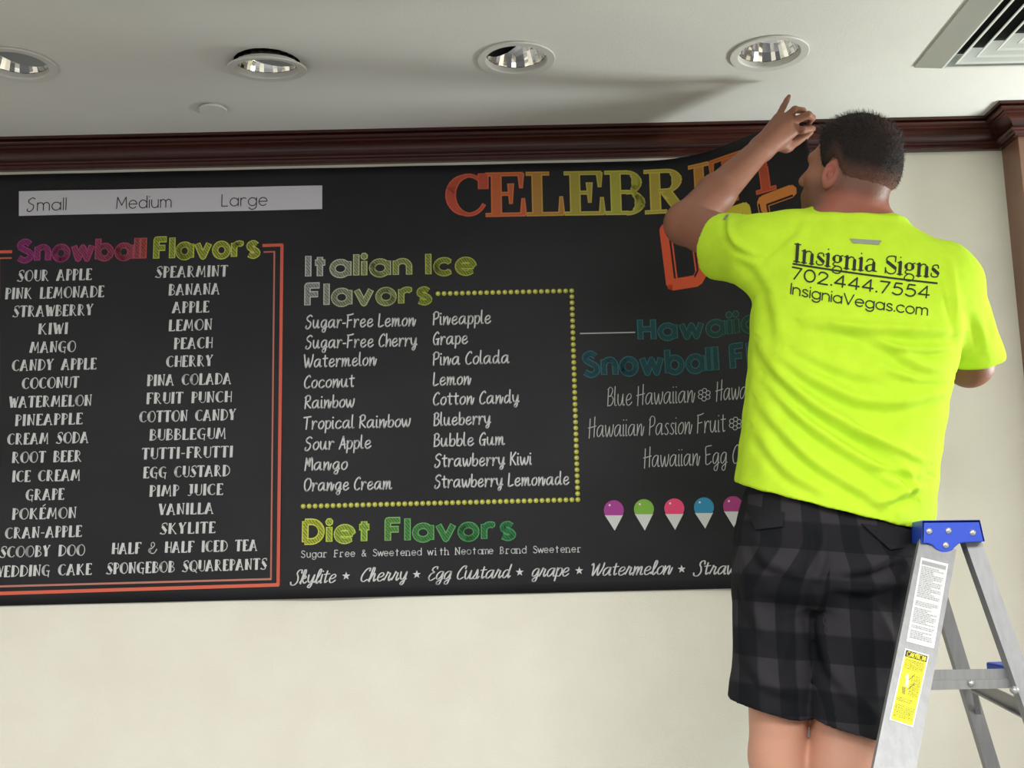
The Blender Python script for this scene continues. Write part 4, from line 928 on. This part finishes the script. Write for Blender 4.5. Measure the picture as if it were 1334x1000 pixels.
# skin colours: plain skin, ruddy neck and ears, stubble on jaw and the clipped nape
loc = (V-HC)@HM.T/HS
skin = np.tile(lin('c08d76'), (len(V), 1))
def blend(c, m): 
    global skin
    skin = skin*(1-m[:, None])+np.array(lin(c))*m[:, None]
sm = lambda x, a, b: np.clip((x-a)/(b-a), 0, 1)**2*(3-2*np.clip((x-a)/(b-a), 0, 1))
blend('8a5a47', sm(V[:, 2], 1.75, 1.95)*.9)  # upper body darkened by height: shade near the ceiling painted into the skin
near = (np.linalg.norm(loc, axis=1) < .24).astype(float)
blend('94493d', near*sm(loc[:, 0], .03, -.02)*sm(loc[:, 2], -.03, -.07)*.5)
blend('9a5246', near*np.exp(-((loc[:, 0]+.008)/.03)**2-((loc[:, 2]+.02)/.04)**2)*sm(np.abs(loc[:, 1]), .070, .084)*.8)
blend('4a3a33', near*sm(loc[:, 0], -.02, .03)*sm(loc[:, 2], -.028, -.065)*sm(loc[:, 2], -.17, -.12)*sm(loc[:, 0], .118, .100)*.5)
blend('4a3a33', near*sm(loc[:, 2], -.085, -.055)*sm(loc[:, 0], .02, -.01)*.55*sm(np.abs(loc[:, 1])+.0*loc[:, 0], .086, .078))
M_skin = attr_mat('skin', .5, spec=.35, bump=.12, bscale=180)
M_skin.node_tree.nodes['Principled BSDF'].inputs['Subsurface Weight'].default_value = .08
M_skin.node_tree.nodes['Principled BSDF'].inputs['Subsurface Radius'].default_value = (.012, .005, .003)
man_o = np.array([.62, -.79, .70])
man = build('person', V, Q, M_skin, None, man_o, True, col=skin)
tag(man, 'person in neon yellow t-shirt and dark checked shorts, back turned, hanging the menu banner', 'person')

# hair: short crop, clipped at the sides, thin at the crown
def hairf(P):
    L_ = (P-HC)@HM.T/HS
    # hairline height: low at the nape, up around the ear, high at the brow
    hl = np.interp(L_[:, 0], [-.11, -.055, -.034, -.020, -.006, .006, .018, .030, .042, .056, .070, .085], [-.048, -.046, -.038, -.012, .008, .004, -.020, -.016, .012, .038, .060, .11])
    t = .0095*sm(L_[:, 2]-hl, -.004, .030)+.0045*sm(L_[:, 2], .05, .09)
    return cran(P)-t+.0045*(1-sm(L_[:, 2]-hl, -.006, .010))
V, Q = mesh_sdf(hairf, HC-.15, HC+.15, .0034, 16, 1)
N_ = norm_of(V, Q); L_ = (V-HC)@HM.T/HS
rn = np.random.RandomState(5)
V = V+N_*(rn.rand(len(V))-.5)[:, None]*.0022
hc_ = np.tile(lin('211b19'), (len(V), 1))
th_ = np.exp(-((L_[:, 0]+.075)/.028)**2-((L_[:, 1]-.005)/.03)**2-((L_[:, 2]-.085)/.035)**2)*.55     # thinning spot
hl_ = np.interp(L_[:, 0], [-.11, -.055, -.034, -.020, -.006, .006], [-.048, -.046, -.038, -.012, .008, .004])
fd = (1-sm(L_[:, 2]-hl_, .002, .060))*.85*sm(L_[:, 0], .03, -.05)
hc_ = hc_*(1-np.maximum(th_, fd)[:, None])+np.array(lin('7a5347'))*np.maximum(th_, fd)[:, None]
M_hair = attr_mat('short_dark_hair', .75, spec=.25, bump=.8, bscale=420)
hair = build('hair', V, Q, M_hair, man, smooth=True, col=hc_)
# single hairs standing off the crop, longer at the fringe
ii = rn.choice(len(V), 5200, replace=True)
hv = []; hf = []
for i in ii:
    l = L_[i]
    if l[2] < -.03: continue
    ln = .006+.008*sm(l[2], .03, .09)+.012*sm(l[0], .04, .08)*sm(l[2], .06, .085)
    d = unit(N_[i]+.5*HM[0]*(1 if l[2] > .05 else 0)+rn.randn(3)*.35-(0 if l[2] > .03 else .8)*HM[2])
    s = unit(np.cross(d, rn.randn(3)))*.0005; k = len(hv)
    b0 = V[i]-N_[i]*.001; hv += [b0-s, b0+s, b0+d*ln]; hf.append((k, k+1, k+2))
build('loose_hair', hv, hf, material('hair_strand', '2a2320', .6), hair)

# ------------------------------------------------------------------ t-shirt
SEL, SER = W(938, 320, -.635), W(1271, 470, -.675)
torso = loft([row(*r) for r in T[:-1]]+[row(*T[-1])])
shl = union([cone(W(1106, 330, Y), W(988, 329, -.74), .066, .078), cone(W(1108, 332, Y), SR, .066, .086), cone(W(1102, 300, Y), W(1140, 312, Y), .060, .062), cone(W(1080, 306, Y), W(1030, 316, Y), .058, .066)], .05)
slL = cone(W(988, 328, -.74), SEL, .078, .077)
slR = cone(SR, SER, .086, .063)
aL = unit(SEL-SL+[-.03, 0, .01]); aR = unit((.16, .42, -.90))
hemN = None
h0, h1 = W(955, 629, Y-.06), W(1203, 690, Y-.10)
hd = unit(h1-h0); hemN = unit(np.cross(hd, (0, 1, .16)))
if hemN[2] > 0: hemN = -hemN
c_in = union([cone(SL, SEL+aL*.1, .076, .068)], .01); c_inR = cone(SR, SER+aR*.1, .078, .054)
nk = W(1112, 292, -.78)
def shirtf(P):
    d = su(torso(P), shl(P), .045)
    kx = .014
    l = np.maximum(slL(P), (P-SEL)@aL); r = np.maximum(slR(P), (P-SER)@aR)
    d = su(d, l, kx); d = su(d, r, .02)
    d = np.maximum(d, (P-h0)@hemN)
    # hollow cuffs and hem
    d = np.maximum(d, -np.maximum(slL(P)+.013, -((P-SEL)@aL)-.03))
    d = np.maximum(d, -np.maximum(slR(P)+.013, -((P-SER)@aR)-.03))
    d = np.maximum(d, -np.maximum(torso(P)+.014, -((P-h0)@hemN)-.03))
    # neck hole follows the neck
    return d
V, Q = mesh_sdf(shirtf, np.array([.30, -1.02, 1.40]), np.array([1.12, -.45, 2.40]), .004, 20, 2)
N_ = norm_of(V, Q)
FOLD = [  # polyline in the photo, height, width in pixels
    ([(983, 440), (1018, 487), (1060, 526), (1108, 556), (1156, 586), (1200, 610)], 8.5, 9), ([(997, 445), (1042, 481), (1072, 499), (1120, 520), (1180, 522), (1226, 510)], 6.5, 9),
    ([(1000, 493), (1039, 538), (1084, 574), (1132, 604), (1180, 640)], 7, 8), ([(990, 525), (1030, 571), (1069, 607), (1120, 637), (1150, 658)], 6, 8), ([(1090, 424), (1150, 443), (1195, 475), (1232, 482)], 5.5, 8),
    ([(1050, 418), (1150, 428), (1245, 431)], 6.5, 8), ([(1108, 558), (1168, 584), (1206, 600)], 5, 6), ([(1132, 604), (1175, 612), (1203, 622)], 4.5, 6), ([(1144, 655), (1170, 646), (1200, 630)], 5.5, 6), ([(985, 560), (1024, 610), (1075, 640)], 4, 8),
    ([(1160, 452), (1200, 456), (1240, 452)], 4.5, 5), ([(1150, 480), (1195, 492), (1236, 494)], 4.5, 6), ([(1040, 455), (1100, 482), (1150, 492)], 3.5, 8), ([(1168, 600), (1188, 625), (1196, 645)], 4, 5),
    ([(950, 280), (951, 300), (960, 318), (985, 330)], 5, 5), ([(1052, 285), (1040, 310), (1010, 335), (985, 362)], 3, 7), ([(1235, 330), (1242, 370), (1248, 420), (1250, 450)], 3, 6), ([(960, 330), (985, 345), (1000, 370)], 3, 8), ([(1003, 360), (1010, 400), (1018, 440)], 3, 9), ([(1268, 400), (1280, 430), (1285, 455)], 3, 7),
]
def poly_d(p, L_):
    L_ = np.array(L_, float); best = np.full(len(p), 1e9); sd_ = np.zeros(len(p)); tt = np.zeros(len(p)); n = len(L_)-1
    for i in range(n):
        a, d = L_[i], L_[i+1]-L_[i]; h_ = np.clip(((p-a)@d)/(d@d), 0, 1); q = p-a-h_[:, None]*d
        ds = np.linalg.norm(q, axis=1); m_ = ds < best; best[m_] = ds[m_]
        sd_[m_] = (np.sign(d[0]*q[:, 1]-d[1]*q[:, 0])*ds)[m_]; tt[m_] = ((i+h_)/n)[m_]
    return sd_, tt
def folds(V, N_, FO):
    pp = PX(V); face_ = sm(-(N_@CF), .0, .35); disp = np.zeros(len(V))
    for L_, a, w in FO:
        s, t_ = poly_d(pp, spline(L_, 4)); env = np.sin(np.clip(t_, 0.02, .98)*math.pi)**.5
        disp += a*.0018*env*(np.exp(-(s/w)**2)-.75*np.exp(-((s-w*1.5)/(w*.9))**2))
    return V+N_*(disp*face_)[:, None]
V = folds(V, N_, FOLD)
wob = .0016*np.sin(V[:, 0]*61+V[:, 2]*37+2*np.sin(V[:, 1]*33))*np.sin(V[:, 2]*53-V[:, 0]*29)
V = V+N_*wob[:, None]
M_shirt = noise_mat('neon_yellow_knit', 'c2e838', 'bde334', 40, .8, spec=.12, bump=.25, bscale=900)
shirt = build('t_shirt', V, Q, M_shirt, man, smooth=True)
BV = bvh_of(V, Q)
def cast(px, py, bv, off):
    d = Vector(CR*(px-667)/F_PX-CU*(py-500)/F_PX+CF).normalized()
    h_ = bv.ray_cast(Vector(CAM), d)
    if h_[0] is None: return None
    return np.array(h_[0])-np.array(d)*off
def decal(name, P2, F, mt, parent, bv, off=.0016):
    V = [cast(x, y, bv, off) for x, y in P2]
    F = [f for f in F if all(V[i] is not None for i in f)]
    V = [v if v is not None else np.zeros(3) for v in V]
    us = sorted({i for f in F for i in f}); mp = {i: k for k, i in enumerate(us)}
    return build(name, [V[i] for i in us], [tuple(mp[i] for i in f) for f in F], mt, parent)
M_ink = material('black_shirt_print', '15190f', .7)
def shirt_line(name, text, font, p0, p1, capv, capu, w, bold=None, nib=None, gap=1.2, space=3.0, bend=0, caps='round'):
    st, wd_ = layout(font, text, gap, space); p0 = np.array(p0, float); p1 = np.array(p1, float); e = (p1-p0)/wd_; cv = np.array(capv, float)/capu
    def xf(p):
        q = p0+np.outer(p[:, 0], e)+np.outer(p[:, 1], cv); t_ = p[:, 0]/wd_
        q[:, 1] += bend*4*t_*(1-t_); return q
    # pen width in photo pixels, split finely so the print follows the cloth
    V2, F2, _ = ink(st, xf, w, bold, None, nib, caps)
    return decal(name, V2, F2, M_ink, shirt, BV)
shirt_line('shirt_lettering', 'Insignia Signs', SERIF, (1034, 340), (1222, 361), (1.5, -22.5), 7.2, 1.55, bold=4.2, gap=.75, space=2.6, bend=2)
shirt_line('shirt_lettering', '702.444.7554', GEO, (1031, 362.5), (1210, 388), (1.5, -15), 7.3, 2.0, gap=1.5, bend=2)
shirt_line('shirt_lettering', 'InsigniaVegas.com', GEO, (1030, 382.5), (1208, 410.5), (1.2, -13.5), 7.3, 1.6, gap=1.25, bend=2.2)
n = 24; P2 = []; F2 = []
for k in range(n+1):
    t_ = k/n; x = 1032.5+189*t_; y = 340.5+25.5*t_+1.4*4*t_*(1-t_); P2 += [(x, y+1.6), (x, y+3.9)]
F2 = [(2*k, 2*k+2, 2*k+3, 2*k+1) for k in range(n)]
decal('underline', P2, F2, M_ink, shirt, BV)
M_refl = material('grey_reflective_tape', '8b8f86', .4)
def grid_decal(name, Qd, nx, ny, mt, parent, bv, off):
    P2 = [quad_pt(Qd, i/nx, j/ny) for i in range(nx+1) for j in range(ny+1)]
    F2 = [(i*(ny+1)+j, (i+1)*(ny+1)+j, (i+1)*(ny+1)+j+1, i*(ny+1)+j+1) for i in range(nx) for j in range(ny)]
    return decal(name, P2, F2, mt, parent, bv, off)
grid_decal('reflective_tab', [(1107, 310.5), (1148.5, 313), (1145, 318.5), (1111, 316)], 10, 3, M_refl, shirt, BV, .0022)
grid_decal('reflective_tab', [(948, 277), (951, 278), (944.5, 286.5), (941.5, 285.5)], 4, 4, M_refl, shirt, BV, .0022)

# ------------------------------------------------------------------ shorts
hip = loft([row(*r) for r in [(600, 982, 1194, Y, .120), (650, 968, 1198, Y, .134), (690, 959, 1198, Y-.01, .148), (730, 958, 1194, Y-.01, .146), (770, 962, 1186, Y-.01, .13), (790, 975, 1170, Y, .10)]], 2.4)
slg = [cone(W(1012, 730, Y-.01), W(1005, 945, -.76), .086, .083), cone(W(1122, 735, Y-.02), W(1101, 985, -.82), .104, .073)]
butt = [ell(W(1025, 718, Y-.082), (.085, .066, .085)), ell(W(1128, 726, Y-.082), (.088, .066, .085))]
kl0, kl1 = W(951, 916, -.82), W(1052, 941, -.84); kr0, kr1 = W(1056, 938, -.86), W(1144, 967, -.90)
def hemplane(a, b):
    n = unit(np.cross(unit(b-a), (0, 1, .10))); return (a, n if n[2] < 0 else -n)
PL, PR_ = hemplane(kl0, kl1), hemplane(kr0, kr1)
flare = [cone(W(1003, 900, -.77), W(1002, 945, -.77), .080, .089), cone(W(1102, 925, -.82), W(1100, 985, -.82), .074, .079)]
def shortsf(P):
    d = su(hip(P), union(butt, .03)(P), .05)
    l = su(slg[0](P), flare[0](P), .01); r = su(slg[1](P), flare[1](P), .01)
    cl_ = (P-PL[0])@PL[1]; cr_ = (P-PR_[0])@PR_[1]
    l = np.maximum(np.maximum(l, cl_), -np.maximum(slg[0](P)+.010, -cl_-.03)); r = np.maximum(np.maximum(r, cr_), -np.maximum(slg[1](P)+.010, -cr_-.03))
    return su(d, np.minimum(l, r), .022)
V, Q = mesh_sdf(shortsf, np.array([.36, -1.04, .95]), np.array([.98, -.50, 1.85]), .0045, 20, 2)
N_ = norm_of(V, Q)
SF = [([(985, 700), (1000, 730), (1040, 745)], 5, 9), ([(1090, 745), (1140, 735), (1185, 705)], 6, 9), ([(1080, 760), (1130, 765), (1180, 750)], 5, 9), ([(968, 720), (975, 780), (1000, 830)], 4, 10), ([(1065, 760), (1070, 830), (1090, 880)], 4, 9), ([(970, 850), (1000, 890), (1050, 905)], 4, 9), ([(1075, 860), (1110, 905), (1140, 930)], 4, 9), ([(1075, 690), (1070, 730), (1060, 760)], 5, 8), ([(1130, 780), (1160, 830), (1165, 870)], 4, 9), ([(1020, 760), (1025, 830), (1010, 880)], 3, 9)]
V = folds(V, N_, SF)
V = V+N_*(.0014*np.sin(V[:, 0]*57+V[:, 2]*31+2*np.sin(V[:, 1]*29)))[:, None]
xm = np.interp(V[:, 2], [.95, 1.45], [.62, .66]); xm = np.full(len(V), float(W(1058, 800, Y)[0]))
right = V[:, 0] > xm
cx_ = np.where(right, float(W(1115, 800, Y)[0]), float(W(1008, 800, Y)[0]))
up_ = sm(V[:, 2], float(W(1058, 770, Y)[2]), float(W(1058, 700, Y)[2]))
cx_ = cx_*(1-up_)+float(W(1078, 800, Y)[0])*up_
ang = np.arctan2(V[:, 0]-cx_, -(V[:, 1]-Y)); Rr = .095*(1-up_)+.19*up_
uvw = np.stack([(V[:, 0]*.6+ang*Rr*.4)/.0765, V[:, 2]/.108+V[:, 0]*.9, np.zeros(len(V))], -1)
M_short = material('dark_check_cotton', '1c1d20', .85, spec=.15); t = NT(M_short)
a = t.n('ShaderNodeAttribute', attribute_name='check'); sp = t.n('ShaderNodeSeparateXYZ'); t.l(a.outputs['Vector'], sp.inputs[0])
def band(out):
    fr_ = t.n('ShaderNodeMath', operation='FRACT'); t.l(out, fr_.inputs[0]); gt = t.n('ShaderNodeMapRange'); gt.inputs['From Min'].default_value = .47; gt.inputs['From Max'].default_value = .53
    t.l(fr_.outputs[0], gt.inputs[0]); return gt.outputs[0]
ad = t.n('ShaderNodeMath', operation='ADD'); t.l(band(sp.outputs[0]), ad.inputs[0]); t.l(band(sp.outputs[1]), ad.inputs[1])
hv_ = t.n('ShaderNodeMath', operation='MULTIPLY'); hv_.inputs[1].default_value = .5; t.l(ad.outputs[0], hv_.inputs[0])
rp = t.n('ShaderNodeValToRGB'); rp.color_ramp.elements[0].color = (*lin('121418'), 1); rp.color_ramp.elements[1].color = (*lin('312f33'), 1)
e_ = rp.color_ramp.elements.new(.5); e_.color = (*lin('1e1d21'), 1)
t.l(hv_.outputs[0], rp.inputs[0]); t.l(rp.outputs[0], t.b.inputs['Base Color'])
shorts = build('shorts', V, Q, M_short, man, smooth=True, attrs={'check': uvw})
BS = bvh_of(V, Q)
M_flap = material('dark_flap', '1f1e22', .85, spec=.15)
for Qd in ([(968, 655), (1022, 668), (1020, 686), (985, 690)], [(1122, 682), (1192, 690), (1186, 712), (1160, 716)]):
    f_ = grid_decal('pocket_flap', Qd, 10, 5, M_flap, shorts, BS, .005)
    so = f_.modifiers.new('thick', 'SOLIDIFY'); so.thickness = .004; so.offset = 0
# shoes on the tread
M_shoe = material('dark_shoe', '2a2a2c', .6)
for an, nm in ((ANL, 'L'), (ANR, 'R')):
    sf = union([cone(an+[0, -.03, -.045], an+[0, .15, -.055], .043, .036), cone(an+[0, -.01, -.03], an+[0, .02, -.01], .044, .044)], .03)
    fl_ = an[2]-.083
    V, Q = mesh_sdf(lambda P: np.maximum(sf(P), fl_-P[:, 2]), an-[.09, .12, .12], an+[.09, .24, .08], .006, 12, 1)
    build('shoe', V, Q, M_shoe, man, smooth=True)
